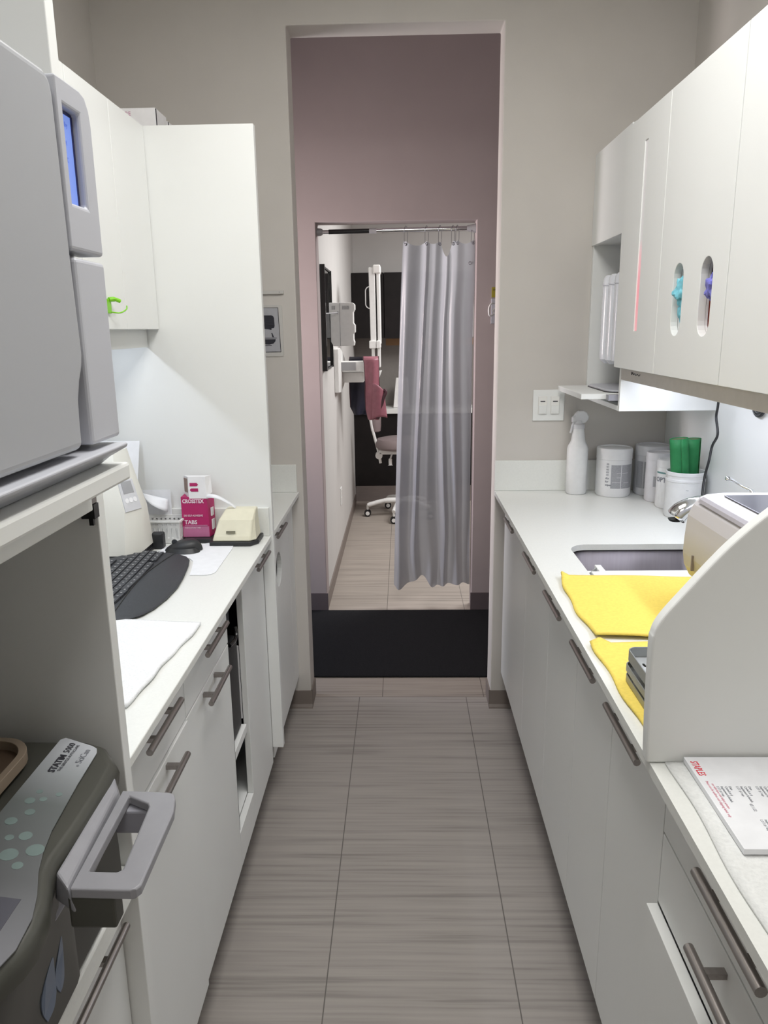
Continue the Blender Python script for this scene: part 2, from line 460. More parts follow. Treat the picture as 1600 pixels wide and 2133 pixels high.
struct('wall_hall_near_right', B().prism([(1.15, 0), (3.1, 0), (3.1, 3.30), (1.15, 3.30)], 'y', 2.92, 3.02), m_mauve, label='hall wall right of the galley')
struct('wall_operatory_left', bx(IX0-0.104, IX0-0.004, YI+0.12, 7.05, 0, 3.30), m_pale, label='pale side wall of the far treatment room')
struct('wall_operatory_far', bx(-0.6, 3.1, 7.05, 7.15, 0, 3.30), m_pale, label='pale end wall of the far treatment room')

def cove(name, x0, x1, y, m, h=0.075, ends=(0, 0), label=None):
    prof = [(y+0.0005, 0.0), (y-0.016, 0.0), (y-0.014, 0.006), (y-0.007, 0.016), (y-0.005, h), (y+0.0005, h)]
    return struct(name, B().prism(prof, 'x', x0, x1), m, label=label)
cove('baseboard_front_left', -0.55, OX0+0.006, YF, m_base, label='brown vinyl cove base left of the wide opening')
cove('baseboard_front_right', OX1-0.006, 0.55, YF, m_base, label='brown vinyl cove base right of the wide opening')
struct('baseboard_jamb_left', bx(OX0, OX0+0.006, YF-0.004, YF+0.12, 0, 0.075), m_base, label='brown cove base on the left side of the opening')
struct('baseboard_jamb_right', bx(OX1-0.006, OX1, YF-0.004, YF+0.12, 0, 0.075), m_base, label='brown cove base on the right side of the opening')
struct('baseboard_inner_left', bx(-1.3, IX0+0.006, YI-0.008, YI, 0, 0.105), m_based, label='dark vinyl base left of the curtained doorway')
struct('baseboard_inner_right', bx(IX1-0.006, 1.3, YI-0.008, YI, 0, 0.105), m_based, label='dark vinyl base right of the curtained doorway')
struct('baseboard_operatory', bx(IX0-0.004, IX0+0.004, YI, 6.72, 0, 0.085), m_base, label='brown vinyl base along the far room side wall')
# the white splash lining on the right wall between counter and wall cabinets
SCALE[0] = KS
WX = 1.056 - 0.001                    # right wall, in the counter group's measure
LX = -1.1168 + 0.001                  # left wall
FY = 3.0405 - 0.0005                  # front wall
ZF = -0.0752                          # floor
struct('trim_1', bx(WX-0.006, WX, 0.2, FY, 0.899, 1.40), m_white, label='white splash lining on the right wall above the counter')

# ================================================================== LEFT SIDE
def handle(b, xf_, xb, yc, z, L=0.19, r=0.0062):
    """bar pull along y with two square posts back to the door face"""
    b.tube([(xb, yc-L/2, z), (xb, yc+L/2, z)], r, 14)
    for s in (-1, 1):
        y = yc + s*L*0.27
        b.box(min(xf_, xb), max(xf_, xb), y-0.0055, y+0.0055, z-0.0045, z+0.0045)
    return b

# tall unit with the steriliser shelf
t = thing('equipment_cabinet', 'tall open white cabinet holding the two steam sterilisers at the near left', 'cabinet', (-0.8, 0.7, ZF))
obj('side_panel', bx(LX, -0.428, 1.02, 1.045, ZF+0.001, 2.50), m_white, t, bevel=0.0015)
obj('side_panel', bx(LX, -0.428, 0.34, 0.365, ZF+0.001, 2.50), m_white, t, bevel=0.0015)
obj('back_panel', bx(LX, LX+0.012, 0.366, 1.019, ZF+0.001, 2.50), m_white, t)
obj('top_panel', bx(LX+0.013, -0.428, 0.366, 1.019, 2.47, 2.50), m_white, t)  # top out of view, put in to shade the niche
obj('countertop', bx(LX+0.013, -0.425, 0.366, 1.019, 0.690, 0.728), m_counter, t, bevel=0.003)
obj('shelf', bx(LX+0.05, -0.369, 0.368, 1.000, 1.352, 1.376), m_white, t, bevel=0.004)
obj('apron', bx(LX+0.06, -0.424, 0.372, 0.996, 1.309, 1.351), m_white, t, bevel=0.002)
sl = obj('drawer_slide', bx(-0.9, -0.428, 1.000, 1.0195, 1.316, 1.346), m_steel, t)
obj('slide_bracket', B().box(-0.445, -0.426, 1.003, 1.0195, 1.295, 1.315).box(-0.436, -0.430, 1.006, 1.012, 1.285, 1.30), m_blackgloss, sl)
for k, (za, zb) in enumerate(((0.40, 0.675), (0.06, 0.395))):
    d = obj('drawer', bx(-0.477, -0.459, 0.369, 1.017, za, zb), m_white, t, bevel=0.0015)
    if k == 0: obj('handle', B().tube([(-0.432, 0.45, 0.655), (-0.432, 0.975, 0.655)], 0.006, 12).box(-0.459, -0.432, 0.9, 0.912, 0.651, 0.659).box(-0.459, -0.432, 0.52, 0.532, 0.651, 0.659), m_steel, d, smooth=True)
obj('plinth', bx(LX+0.013, -0.53, 0.369, 1.017, ZF+0.001, 0.055), m_dark, t)

# large grey steriliser on the shelf
AX = -0.375
t = thing('autoclave', 'big pale grey steam steriliser with a blue screen on the upper left shelf', 'steriliser', (-0.68, 0.74, 1.3765))
obj('body', B().prism(rrect(0.47, 0.992, 1.405, 1.822, 0.028, 6), 'x', LX+0.08, AX-0.036), m_grey, t, bevel=0.004)
obj('base_tray', B().prism([(LX+0.09, 1.3768), (-0.400, 1.3768), (-0.388, 1.386), (-0.364, 1.399), (-0.363, 1.4045), (LX+0.09, 1.4045)], 'y', 0.475, 0.985), m_greyl, t, bevel=0.003, seg=3)
# door with the curved lower grip cut-out
dp = [(0.472, 1.412), (0.8745, 1.412), (0.8755, 1.440), (0.878, 1.468), (0.886, 1.488), (0.897, 1.505), (0.901, 1.520), (0.899, 1.57), (0.8965, 1.63), (0.8945, 1.75), (0.8935, 1.795), (0.889, 1.812), (0.875, 1.818), (0.472, 1.818)]
obj('door', B().prism(dp, 'x', AX-0.035, AX), m_grey, t, bevel=0.009, seg=4)
mp = [(0.8985, 1.637), (0.992, 1.637), (0.992, 1.790), (0.9885, 1.806), (0.981, 1.816), (0.967, 1.820), (0.8985, 1.820)]
hole = [(0.9120, 1.690), (0.9585, 1.690), (0.9585, 1.792), (0.9120, 1.792)]
pan = obj('control_panel', slab(mp, [hole], 0.034, lambda u, v, w: (AX-0.034+w, u, v)), m_greyl, t, bevel=0.004, seg=3)
obj('screen', bx(AX-0.014, AX-0.010, 0.9125, 0.9535, 1.6905, 1.788), m_screen, pan)
obj('screen_bezel', B().box(AX-0.0145, AX-0.0095, 0.9535, 0.9582, 1.6905, 1.7915).box(AX-0.0145, AX-0.0095, 0.9125, 0.9535, 1.788, 1.7915), m_screenedge, pan)
b = B()
for k, (tx, zz) in enumerate((('Standby', 1.775), ('B 134', 1.755), ('134 C', 1.737), ('0.0', 1.718), ('OK', 1.700))):
    text_b(tx, 0.008, lambda u, v, w, zz=zz: (AX-0.0098+w, 0.921+u*0.9, zz+v), 0.0001, b=b)
obj('screen_text', b, m_lcdtext, pan)
lp = [(0.905, 1.412), (0.9925, 1.412), (0.9925, 1.630), (0.905, 1.630)]
lowp = obj('lower_panel', B().prism(lp, 'x', AX-0.034, AX), m_greyl, t, bevel=0.005, seg=3)
obj('grip_recess', B().prism([(0.878, 1.412), (0.9045, 1.412), (0.9045, 1.520), (0.902, 1.520)], 'x', AX-0.034, AX-0.020), m_greyd, t)

# small dark cassette steriliser on the lower counter
t = thing('cassette_steriliser', 'low dark olive cassette steriliser with a grey handle on the lower left counter', 'steriliser', (-0.70, 0.72, 0.7285))
front = [(-0.400, 0.935), (-0.397, 0.90), (-0.396, 0.80), (-0.398, 0.737), (-0.394, 0.713), (-0.386, 0.693), (-0.377, 0.668), (-0.372, 0.631), (-0.375, 0.605), (-0.384, 0.577), (-0.40, 0.545), (-0.43, 0.50)]
plan = [(-0.98, 0.50), (-0.98, 0.978), (-0.455, 0.978), (-0.430, 0.972)] + front
def off(p, d):
    c = Vector((-0.70, 0.73)); q = Vector(p) - c
    return (c.x + q.x*(1-d/ max(abs(q.x), 0.2)), c.y + q.y*(1-d/max(abs(q.y), 0.2)))
def ztop(x): return 0.978 if x < -0.50 else 0.978 - (x+0.50)*0.14
# upper shell
rings = []
for dz, ins in ((-0.034, 0.002), (-0.018, 0.0), (-0.008, 0.002), (-0.002, 0.006), (0.0, 0.012)):
    rings.append([(off(p, ins)[0], off(p, ins)[1], ztop(p[0])+dz) for p in plan])
obj('upper_shell', B().loft(rings), m_olive, t, smooth=True)
# lower front: bulging part under the keypad
low = [(-0.98, 0.51), (-0.98, 0.97), (-0.432, 0.97), (-0.432, 0.802), (-0.420, 0.798), (-0.411, 0.778), (-0.404, 0.735), (-0.400, 0.70), (-0.396, 0.66), (-0.394, 0.62), (-0.400, 0.57), (-0.44, 0.51)]
low2 = [(-0.98, 0.51), (-0.98, 0.97), (-0.428, 0.97), (-0.428, 0.806), (-0.424, 0.803), (-0.4215, 0.79), (-0.421, 0.735), (-0.421, 0.70), (-0.421, 0.66), (-0.421, 0.62), (-0.423, 0.57), (-0.44, 0.51)]
obj('front_cover', B().loft([[(x, y, 0.735) for x, y in low2], [(x, y, 0.80) for x, y in low2], [(x, y, 0.90) for x, y in low], [(x+0.002, y, 0.945) for x, y in low]]), m_olivegloss, t, smooth=True)
for yy in (0.55, 0.93):
    obj('foot', B().lathe([(0.012, 0), (0.012, 0.007)], (-0.56, yy, 0.7283), 12), m_black, t)
# keypad overlay
ov = [(-0.491, 0.560), (-0.494, 0.80), (-0.494, 0.965), (-0.489, 0.972), (-0.446, 0.960), (-0.438, 0.955), (-0.434, 0.945), (-0.430, 0.87), (-0.422, 0.778), (-0.415, 0.74), (-0.406, 0.709), (-0.392, 0.676), (-0.383, 0.646), (-0.380, 0.606), (-0.386, 0.580), (-0.40, 0.56)]
def zt(x): return 0.9715 if x < -0.50 else 0.9715 - (x+0.50)*0.14 + 0.007
ovp = lambda u, v, w: (u, v, zt(u)+w)
film = obj('keypad_film', B().loft([[(x, y, zt(x)) for x, y in ov], [(x, y, zt(x)+0.0012) for x, y in ov]]), m_label, t)
tp = lambda x0, y0: (lambda u, v, w: (x0 - v, y0 + u, zt(x0 - v)+0.0018+w))
b = text_b('STATIM', 0.0125, tp(-0.469, 0.888), 0.0001, bold=0.0004)
text_b('5000', 0.0125, tp(-0.469, 0.935), 0.0001, b=b)
text_b('THE GENTLE AUTOCLAVE', 0.0055, tp(-0.4625, 0.892), 0.0001, b=b)
obj('printed_name', b, m_ink, film)
b = text_b('SciCan', 0.0125, tp(-0.444, 0.915), 0.0001)
b.box(-0.4475, -0.4445, 0.908, 0.911, zt(-0.446)+0.0017, zt(-0.446)+0.002)
obj('maker_mark', b, m_greyink, film)
for (x, y, r) in ((-0.443, 0.845, 0.004), (-0.468, 0.846, 0.004), (-0.471, 0.826, 0.0062), (-0.461, 0.805, 0.006), (-0.457, 0.832, 0.0045), (-0.446, 0.763, 0.0075), (-0.462, 0.757, 0.005), (-0.449, 0.73, 0.010), (-0.425, 0.742, 0.010), (-0.432, 0.715, 0.006), (-0.474, 0.785, 0.007)):
    obj('key_dot', B().loft([[(x+r*math.cos(2*PI*q/18), y+r*math.sin(2*PI*q/18), zt(x+r*math.cos(2*PI*q/18))+h) for q in range(18)] for h in (0.001, 0.0015)]), m_bubble, film)
dq = [(-0.46, 0.600), (-0.46, 0.668), (-0.405, 0.668), (-0.405, 0.617)]
obj('display', B().loft([[(x, y, zt(x)+0.0012) for x, y in dq], [(x, y, zt(x)+0.0018) for x, y in dq]]), m_smoke, film)
# cassette: lip and open rectangular handle
obj('cassette', bx(-0.75, -0.405, 0.725, 0.915, 0.880, 0.925), m_greyd, t, bevel=0.006)
cz0, cz1 = 0.936, 0.952
lip = B().loft([[(-0.402, 0.727, 0.915), (-0.368, 0.705, 0.915), (-0.380, 0.893, 0.915), (-0.405, 0.918, 0.915)],
                [(-0.396, 0.727, 0.952), (-0.376, 0.709, 0.945), (-0.388, 0.893, 0.945), (-0.400, 0.918, 0.952)]])
obj('cassette_lip', lip, m_handlegrey, t, bevel=0.003)
outer = [(-0.372, 0.706), (-0.304, 0.7045), (-0.298, 0.707), (-0.2945, 0.713), (-0.297, 0.845), (-0.303, 0.872), (-0.307, 0.882), (-0.313, 0.885), (-0.379, 0.889)]
inner = [(-0.362, 0.735), (-0.329, 0.734), (-0.3245, 0.738), (-0.3325, 0.855), (-0.336, 0.861), (-0.366, 0.877)]
hd = obj('handle', slab(outer, [list(reversed(inner))], 0.013, lambda u, v, w: (u, v, 0.935+w)), m_handlegrey, t, bevel=0.003, seg=3)
obj('grip_block', bx(-0.378, -0.325, 0.709, 0.733, 0.893, 0.934), m_olive, hd, bevel=0.003)
obj('grip_block', bx(-0.385, -0.330, 0.864, 0.886, 0.900, 0.934), m_greyd, hd, bevel=0.003)
# pale blue leaf-like emblem on the front cover
def emb(pts): 
    return B().loft([[(-0.418+(z-0.735)*0.12, y, z) for y, z in pts], [(-0.4155+(z-0.735)*0.12, y, z) for y, z in pts]])
e1 = [(0.715, 0.775), (0.708, 0.80), (0.716, 0.83), (0.728, 0.838), (0.730, 0.815), (0.735, 0.79), (0.728, 0.772)]
def sx_(y, z):
    A = [(p[1], p[0], q[0]) for p, q in zip(low[4:-1], low2[4:-1])]
    for (ya, hi, lo), (yb, hi2, lo2) in zip(A, A[1:]):
        if yb <= y <= ya:
            k = (y-ya)/(yb-ya); h = hi+(hi2-hi)*k; l = lo+(lo2-lo)*k
            return l if z <= 0.80 else l+(h-l)*(z-0.80)/0.10
    return A[-1][2]
e2 = [(0.745, 0.768), (0.738, 0.785), (0.742, 0.812), (0.752, 0.842), (0.756, 0.835), (0.762, 0.805), (0.760, 0.782), (0.753, 0.770)]
e1 = [(0.710, 0.762), (0.702, 0.785), (0.708, 0.815), (0.722, 0.836), (0.730, 0.832), (0.735, 0.810), (0.738, 0.785), (0.728, 0.765)]
m_emb = mat('emblem_blue', (0.16, 0.20, 0.28), 0.4)
for e_ in (e1, e2):
    e_ = [(q.x, q.y) for q in smooth_curve([(a_, b_, 0) for a_, b_ in e_+e_[:1]], 5)[:-1]]
    obj('front_emblem', B().loft([[(sx_(y, z)-0.004, y, z) for y, z in e_], [(sx_(y, z)+0.0012, y, z) for y, z in e_]]), m_emb, t)
# brown tray on top of it
tt = thing('instrument_tray', 'shallow brown tray with a tan rim lying on the dark cassette steriliser', 'tray', (-0.63, 0.78, 0.978))
to = rrect(-0.80, -0.512, 0.63, 0.945, 0.05, 8); ti = rrect(-0.79, -0.522, 0.64, 0.935, 0.042, 8)
obj('tray_bottom', B().prism(rrect(-0.79, -0.522, 0.64, 0.935, 0.042, 8), 'z', 0.9785, 0.981), m_brown, tt)
obj('rim', slab(to, [list(reversed(ti))], 0.016, lambda u, v, w: (u, v, 0.9785+w)), m_tan, tt, bevel=0.002)

# left wall cabinets
def oval(c0, c1, z0, z1, n=10):
    r = (c1-c0)/2; c = (c0+c1)/2; out = []
    for k in range(n+1):
        a = PI*k/n; out.append((c+r*math.cos(a), z1-r+r*math.sin(a)))
    for k in range(n+1):
        a = PI+PI*k/n; out.append((c+r*math.cos(a), z0+r+r*math.sin(a)))
    return out
for lab, y0, y1, gaps in (('white two-door wall cabinet beside the grey steriliser', 1.046, 1.8315, (1.44,)),
                          ('white two-door wall cabinet against the tall white end panel', 1.8325, 2.362, (2.09,))):
    t = thing('wall_cabinet', lab + ' on the left', 'cabinet', (-0.93, (y0+y1)/2, 1.50), 'wall cabinets on the left')
    obj('carcass', bx(LX, -0.764, y0, y1, 1.60, 2.117), m_white, t)
    ys = [y0] + list(gaps) + [y1]
    for a, c in zip(ys, ys[1:]):
        obj('door', bx(-0.763, -0.743, a+0.0012, c-0.0012, 1.553, 2.123), m_white, t, bevel=0.0015)
    obj('light_rail', bx(-0.786, -0.782, y0, y1, 1.500, 1.599), m_white, t, bevel=0.001)
    obj('bottom_panel', bx(LX, -0.787, y0, y1, 1.592, 1.5995), m_white, t)

# wall cabinet behind the end panel, carrying two cartons
t = thing('wall_cabinet', 'white wall cabinet hidden behind the tall end panel, under the two cartons', 'cabinet', (-0.93, 2.7, 1.55))
obj('carcass', bx(LX, -0.764, 2.391, FY, 1.553, 2.117), m_white, t)
obj('door', bx(-0.763, -0.745, 2.392, FY-0.002, 1.553, 2.117), m_white, t, bevel=0.0015)
for lab, y0, y1, z1, red in (('front pale carton with a small red print above the tall end panel', 2.50, 2.612, 2.207, True),
                             ('rear pale carton showing just behind the red-printed one above the end panel', 2.625, 2.70, 2.200, False)):
    t = thing('carton', lab, 'box', (-0.85, (y0+y1)/2, 2.118), 'cartons above the end panel')
    obj('carton_body', bx(-0.99, -0.745, y0, y1, 2.1182, z1), m_card, t, bevel=0.0015)
    obj('dark_seam', bx(-0.7449, -0.7442, y0+0.001, y0+0.009, 2.1182, z1-0.002), m_ink, t)
    if red: obj('printed_mark', text_b('RE', 0.016, lambda u, v, w: (-0.838+u, y0-0.0002-w, 2.186+v)), m_pinkcard, t)

# lime clip on a left door
t = thing('lime_hook', 'lime green plastic hook stuck on the left wall cabinet door', 'hook', (-0.735, 1.965, 1.59))
obj('backing', bx(-0.7428, -0.737, 1.94, 1.972, 1.592, 1.628), m_lime, t, bevel=0.002)
obj('hook_arm', B().tube(smooth_curve([(-0.739, 1.962, 1.626), (-0.728, 1.975, 1.627), (-0.718, 1.985, 1.622)]), [0.006]*8+[0.005]*8+[0.003], 8).tube(smooth_curve([(-0.738, 1.965, 1.596), (-0.722, 1.985, 1.594), (-0.712, 2.005, 1.603), (-0.712, 2.01, 1.612)]), 0.0018, 6), m_lime, t, smooth=True)

# tall white end panel
pp = [(LX, 0.8795), (-0.4622, 0.8795), (-0.4622, 0.13), (-0.4245, 0.13), (-0.4245, 2.124), (LX, 2.124)]
tag(obj('end_panel', B().prism(pp, 'y', 2.3632, 2.390), m_white, bevel=0.0015), 'tall white end panel standing between the left counter and the opening', 'panel')

# counters
t = thing('countertop', 'long white countertop on the left under the keyboard and mouse', 'countertop', (-0.75, 1.7, 0.868))
obj('worktop', bx(LX, -0.430, 1.046, 2.3625, 0.880, 0.898), m_counter, t, bevel=0.002)
obj('backsplash', bx(LX+0.013, -0.433, 2.350, 2.3628, 0.8985, 0.992), m_counter, t, bevel=0.0015)
obj('backsplash', bx(LX, LX+0.012, 1.046, 2.349, 0.8985, 0.992), m_counter, t, bevel=0.0015)
t = thing('countertop', 'short white countertop left of the opening behind the end panel', 'countertop', (-0.75, 2.7, 0.868))
obj('worktop', bx(LX, -0.430, 2.391, FY, 0.880, 0.898), m_counter, t, bevel=0.002)
obj('backsplash', bx(LX, -0.437, FY-0.013, FY, 0.8985, 1.012), m_counter, t, bevel=0.0015)

# base cabinets left
DXL = -0.462; HXL = -0.433
for lab, y0, y1, dx in (('white two-drawer base cabinet beside the cassette steriliser', 1.0465, 1.4385, 0.004),
                        ('white two-drawer base cabinet beside the open black bay', 1.4395, 1.8345, 0.0)):
    t = thing('drawer_cabinet', lab, 'cabinet', (-0.78, (y0+y1)/2, ZF), 'drawer cabinets under the left counter')
    obj('carcass', bx(LX, DXL-0.021, y0, y1, 0.07, 0.879), m_white, t)
    for za, zb, zh, ddx in ((0.7525, 0.877, 0.852, 0.0), (0.073, 0.7485, 0.735, dx)):
        d = obj('drawer', bx(DXL-0.018, DXL+ddx, y0+0.001, y1-0.001, za, zb), m_white, t, bevel=0.0015)
        obj('handle', handle(B(), DXL+ddx, HXL+ddx, (y0+y1)/2 - 0.008, zh), m_steel, d, smooth=True)
    obj('plinth', bx(LX, -0.545, y0, y1, ZF+0.001, 0.0695), m_dark, t)
y0, y1 = 1.8355, 2.3625
t = thing('base_cabinet', 'white base cabinet with an open black bay and one closed door on the left', 'cabinet', (-0.78, 2.1, ZF))
obj('side_panel', bx(LX, DXL-0.004, y0, y0+0.016, 0.07, 0.879), m_espresso, t)
obj('side_panel', bx(LX, DXL-0.020, y1-0.016, y1, 0.07, 0.879), m_espresso, t)
obj('back_panel', bx(LX, LX+0.012, y0+0.017, y1-0.017, 0.07, 0.879), m_espresso, t)
obj('bottom_panel', bx(LX+0.013, DXL-0.02, y0+0.017, y1-0.017, 0.16, 0.178), m_white, t)
obj('bottom_rail', bx(DXL-0.018, DXL, y0+0.001, 2.026, 0.073, 0.178), m_white, t, bevel=0.001)
obj('shelf', bx(LX+0.013, DXL-0.008, y0+0.017, 2.022, 0.385, 0.412), m_white, t, bevel=0.001)
d = obj('door', bx(DXL-0.018, DXL, 2.028, y1-0.001, 0.073, 0.877), m_white, t, bevel=0.0015)
obj('handle', handle(B(), DXL, HXL, 2.235, 0.852), m_steel, d, smooth=True)
obj('hinge', B().box(DXL-0.045, DXL-0.02, 1.872, 1.888, 0.832, 0.878).box(DXL-0.03, DXL-0.012, 1.868, 1.892, 0.838, 0.850), m_steel, t, bevel=0.002)
obj('plinth', bx(LX, -0.545, y0, y1, ZF+0.001, 0.0695), m_dark, t)
t = thing('water_tank', 'glossy black appliance standing inside the open bay under the left counter', 'appliance', (-0.75, 1.95, 0.4125))
obj('tank_body', bx(LX+0.05, DXL-0.018, 1.858, 2.016, 0.4125, 0.70), m_black, t, bevel=0.012, seg=3)
obj('tank_head', bx(LX+0.05, DXL-0.035, 1.862, 2.010, 0.735, 0.835), m_charcoal, t, bevel=0.008)
obj('neck', B().lathe([(0.03, 0), (0.03, 0.036)], (-0.56, 1.93, 0.6995), 16), m_blackgloss, t)
obj('valve', B().tube(smooth_curve([(-0.476, 1.905, 0.712), (-0.470, 1.945, 0.712), (-0.470, 1.965, 0.722), (-0.475, 1.975, 0.738)]), 0.0055, 8), m_blackgloss, t, smooth=True)
tag(obj('paper_roll_edge', bx(-0.486, DXL-0.0185, 2.0215, 2.0255, 0.43, 0.66), m_card), 'narrow white card standing beside the black appliance in the open bay', 'card')
y0, y1 = 2.391, FY-0.12
t = thing('base_cabinet', 'white base cabinet with a round hole in its door left of the opening', 'cabinet', (-0.78, 2.65, ZF))
obj('carcass', bx(LX, DXL-0.30, y0, FY, 0.07, 0.879), m_white, t)
obj('filler_strip', bx(DXL-0.018, DXL, y1+0.001, FY, 0.073, 0.877), m_white, t)
circ = [(2.657+0.062*math.cos(2*PI*k/28), 0.688+0.064*math.sin(2*PI*k/28)) for k in range(28)]
d = obj('door', slab([(y0+0.001, 0.073), (y1-0.001, 0.073), (y1-0.001, 0.877), (y0+0.001, 0.877)], [list(reversed(circ))], 0.018, lambda u, v, w: (DXL-0.018+w, u, v)), m_white, t, bevel=0.001)
obj('handle', handle(B(), DXL, HXL, 2.60, 0.852), m_steel, d, smooth=True)
obj('plinth', bx(LX, -0.545, y0, FY, ZF+0.001, 0.0695), m_dark, t)

# ---------------- things on the left counter
ZC = 0.8985
def quad_sheet(pts, z, dz=0.0, n=10, thick=0.001, wob=0.0, seed=0):
    """soft sheet over four corners (00,10,11,01)"""
    a, b_, c, d = [Vector((p[0], p[1], 0)) for p in pts]
    rnd = random.Random(seed); ph = [rnd.uniform(0, 6) for _ in range(6)]
    def f(u, v):
        p = (a*(1-u)+b_*u)*(1-v) + (d*(1-u)+c*u)*v
        e = wob*(math.sin(u*5+ph[0]+v*2)*math.sin(v*6+ph[1]))
        ed = wob*0.8
        p = p + Vector((ed*math.sin(v*9+ph[2])*(abs(u-0.5)*2)**6, ed*math.sin(u*8+ph[3])*(abs(v-0.5)*2)**6, 0))
        return (p.x, p.y, z + thick + max(0, dz + e))
    bb = B().grid(f, n, n)
    return bb
# white towel
tw = [(-0.66, 1.22), (-0.492, 1.205), (-0.459, 1.59), (-0.66, 1.612)]
def towel_f(u, v):
    a, b_, c, d = [Vector(p) for p in tw]
    p = (a*(1-u)+b_*u)*(1-v) + (d*(1-u)+c*u)*v
    wav = 0.002*math.sin(v*9.0)*u**4 + 0.0015*math.sin(v*23+1)*u**6
    return (p.x+wav, p.y+0.004*math.sin(u*7)*v**5, ZC+0.0060+0.002*math.sin(u*6+v*4)*math.sin(v*7) )
tag(obj('towel', B().grid(towel_f, 40, 50), m_towel, solid=0.006, smooth=True), 'folded white cloth towel lying on the left counter before the keyboard', 'towel')

# keyboard: long side along y, palm rest towards the aisle
kb = thing('keyboard', 'black wave keyboard with palm rest lying on the left counter', 'keyboard', (-0.72, 1.85, ZC))
rim = [(-0.905, 1.62), (-0.905, 1.92), (-0.895, 1.94), (-0.785, 2.105), (-0.765, 2.118), (-0.72, 2.118), (-0.66, 2.114), (-0.635, 2.103), (-0.618, 2.075), (-0.606, 2.02), (-0.592, 1.92), (-0.585, 1.84), (-0.587, 1.76), (-0.596, 1.69), (-0.61, 1.645), (-0.632, 1.615), (-0.66, 1.605), (-0.88, 1.605)]
def kz(x): return ZC + 0.020 + (-0.72-x)*0.06 if x < -0.72 else ZC + 0.020 - (x+0.72)*0.10
rg = []
for ins, z0 in ((0.004, 0.0), (0.0, 0.004), (0.0, None), (0.006, 1)):
    ring = []
    for x, y in rim:
        cx, cy = -0.74, 1.86
        k = 1-ins/0.12
        px, py = cx+(x-cx)*k, cy+(y-cy)*(1-ins/0.25)
        z = ZC+0.0022+z0 if z0 is not None and z0 < 0.5 else (kz(px)-0.004 if z0 is None else kz(px))
        ring.append((px, py, z))
    rg.append(ring)
obj('keyboard_body', B().loft(rg), m_charcoal, kb, smooth=True)
obj('palm_seam', B().tube(smooth_curve([(-0.672, 2.108, kz(-0.672)), (-0.684, 2.02, kz(-0.684)), (-0.693, 1.90, kz(-0.693)), (-0.688, 1.78, kz(-0.688)), (-0.672, 1.615, kz(-0.672))]), 0.0016, 6), m_black, kb, smooth=True)
kx = [-0.703, -0.7235, -0.744, -0.7645, -0.785, -0.810]
for r, x in enumerate(kx):
    y = 2.104
    row = [1]*19
    if r == 0: row = [1.6, 1, 1, 0, 1, 1, 1.2, 1.2, 5.0, 1.2, 1.2, 1.5]
    yy = y
    for w in row:
        L = w*0.0235
        if w == 0: yy -= 0.02; continue
        if yy-L < 1.625: break
        if x < -0.74 and yy > 2.098 - (-0.768-x+0.012)*1.45 + 0.0: yy -= L; continue
        bend = 0.006*math.sin((yy-1.86)*9)
        xo = x - bend*0.6 - 0.008*(((yy-1.87)/0.25)**2 - 0.4)*(1 if r < 5 else 0.6)
        z = kz(xo)
        obj('key', bx(xo-0.0088, xo+0.0088, yy-L+0.0012, yy-0.0012, z-0.001, z+0.0042), m_key, kb)
        yy -= L
gb = B(); rnd = random.Random(3)
for r, x in enumerate(kx):
    for c in range(18):
        y = 2.092 - c*0.0242
        if x < -0.74 and y > 2.086 - (-0.768-x+0.012)*1.45: continue
        xo = x - 0.0036*math.sin((y-1.86)*9) - 0.008*(((y-1.87)/0.25)**2 - 0.4)*(1 if r < 5 else 0.6)
        gb.box(xo-0.0025, xo+0.0022, y-0.002, y+0.002, kz(xo)+0.0043, kz(xo)+0.0045)
obj('key_print', gb, m_glyph, kb)

# mouse on a sheet
t = thing('computer_mouse', 'black contoured computer mouse on the white mouse sheet', 'mouse', (-0.66, 2.20, ZC))
def mouse_f(u, v):
    a = 2*PI*u; e = v*PI/2
    rx, ry = 0.057, 0.037
    r = math.cos(e)**0.55 if v < 1 else 0
    X = rx*math.cos(a)*r; Y = ry*math.sin(a)*r*(1-0.15*math.cos(a))
    Z = 0.038*math.sin(e)*(0.80+0.30*(X/rx) - 0.25*(X/rx)**2)
    return (-0.668+X, 2.193+Y*0.98, ZC+0.0028+max(0, Z))
obj('mouse_shell', B().grid(mouse_f, 32, 12), m_black, t, smooth=True)
obj('scroll_wheel', B().lathe([(0.008, -0.003), (0.0095, 0), (0.008, 0.003)], (-0.695, 2.193, ZC+0.026), 14, 'y'), m_charcoal, t, smooth=True)
obj('thumb_rest', B().grid(lambda u, v: (-0.665+0.052*math.cos(2*PI*u)*(1-v*0.25), 2.170+0.03*math.sin(2*PI*u)*(1-v*0.3), ZC+0.0028+0.013*v), 24, 3), m_black, t, smooth=True)
ms = [(-0.545, 1.950), (-0.527, 1.957), (-0.519, 1.975), (-0.523, 2.21), (-0.530, 2.255), (-0.560, 2.262), (-0.60, 2.278), (-0.63, 2.255), (-0.74, 2.235), (-0.735, 2.1215), (-0.657, 2.1195), (-0.628, 2.107), (-0.609, 2.078), (-0.598, 2.03), (-0.584, 1.950)]
t = thing('mouse_mat', 'thin white sheet used as a mouse mat on the left counter', 'mat', (-0.62, 2.1, ZC))
obj('sheet', B().prism([(x, y) for x, y in ms], 'z', ZC+0.0003, ZC+0.0018), m_paper, t)
obj('curled_corner', B().grid(lambda u, v: (-0.600+0.065*u, 2.268-0.012*u-0.012*v, ZC+0.002+0.012*math.sin(PI*v*0.8)*(1-abs(2*u-1)**2)), 10, 6), m_paper, t, smooth=True)

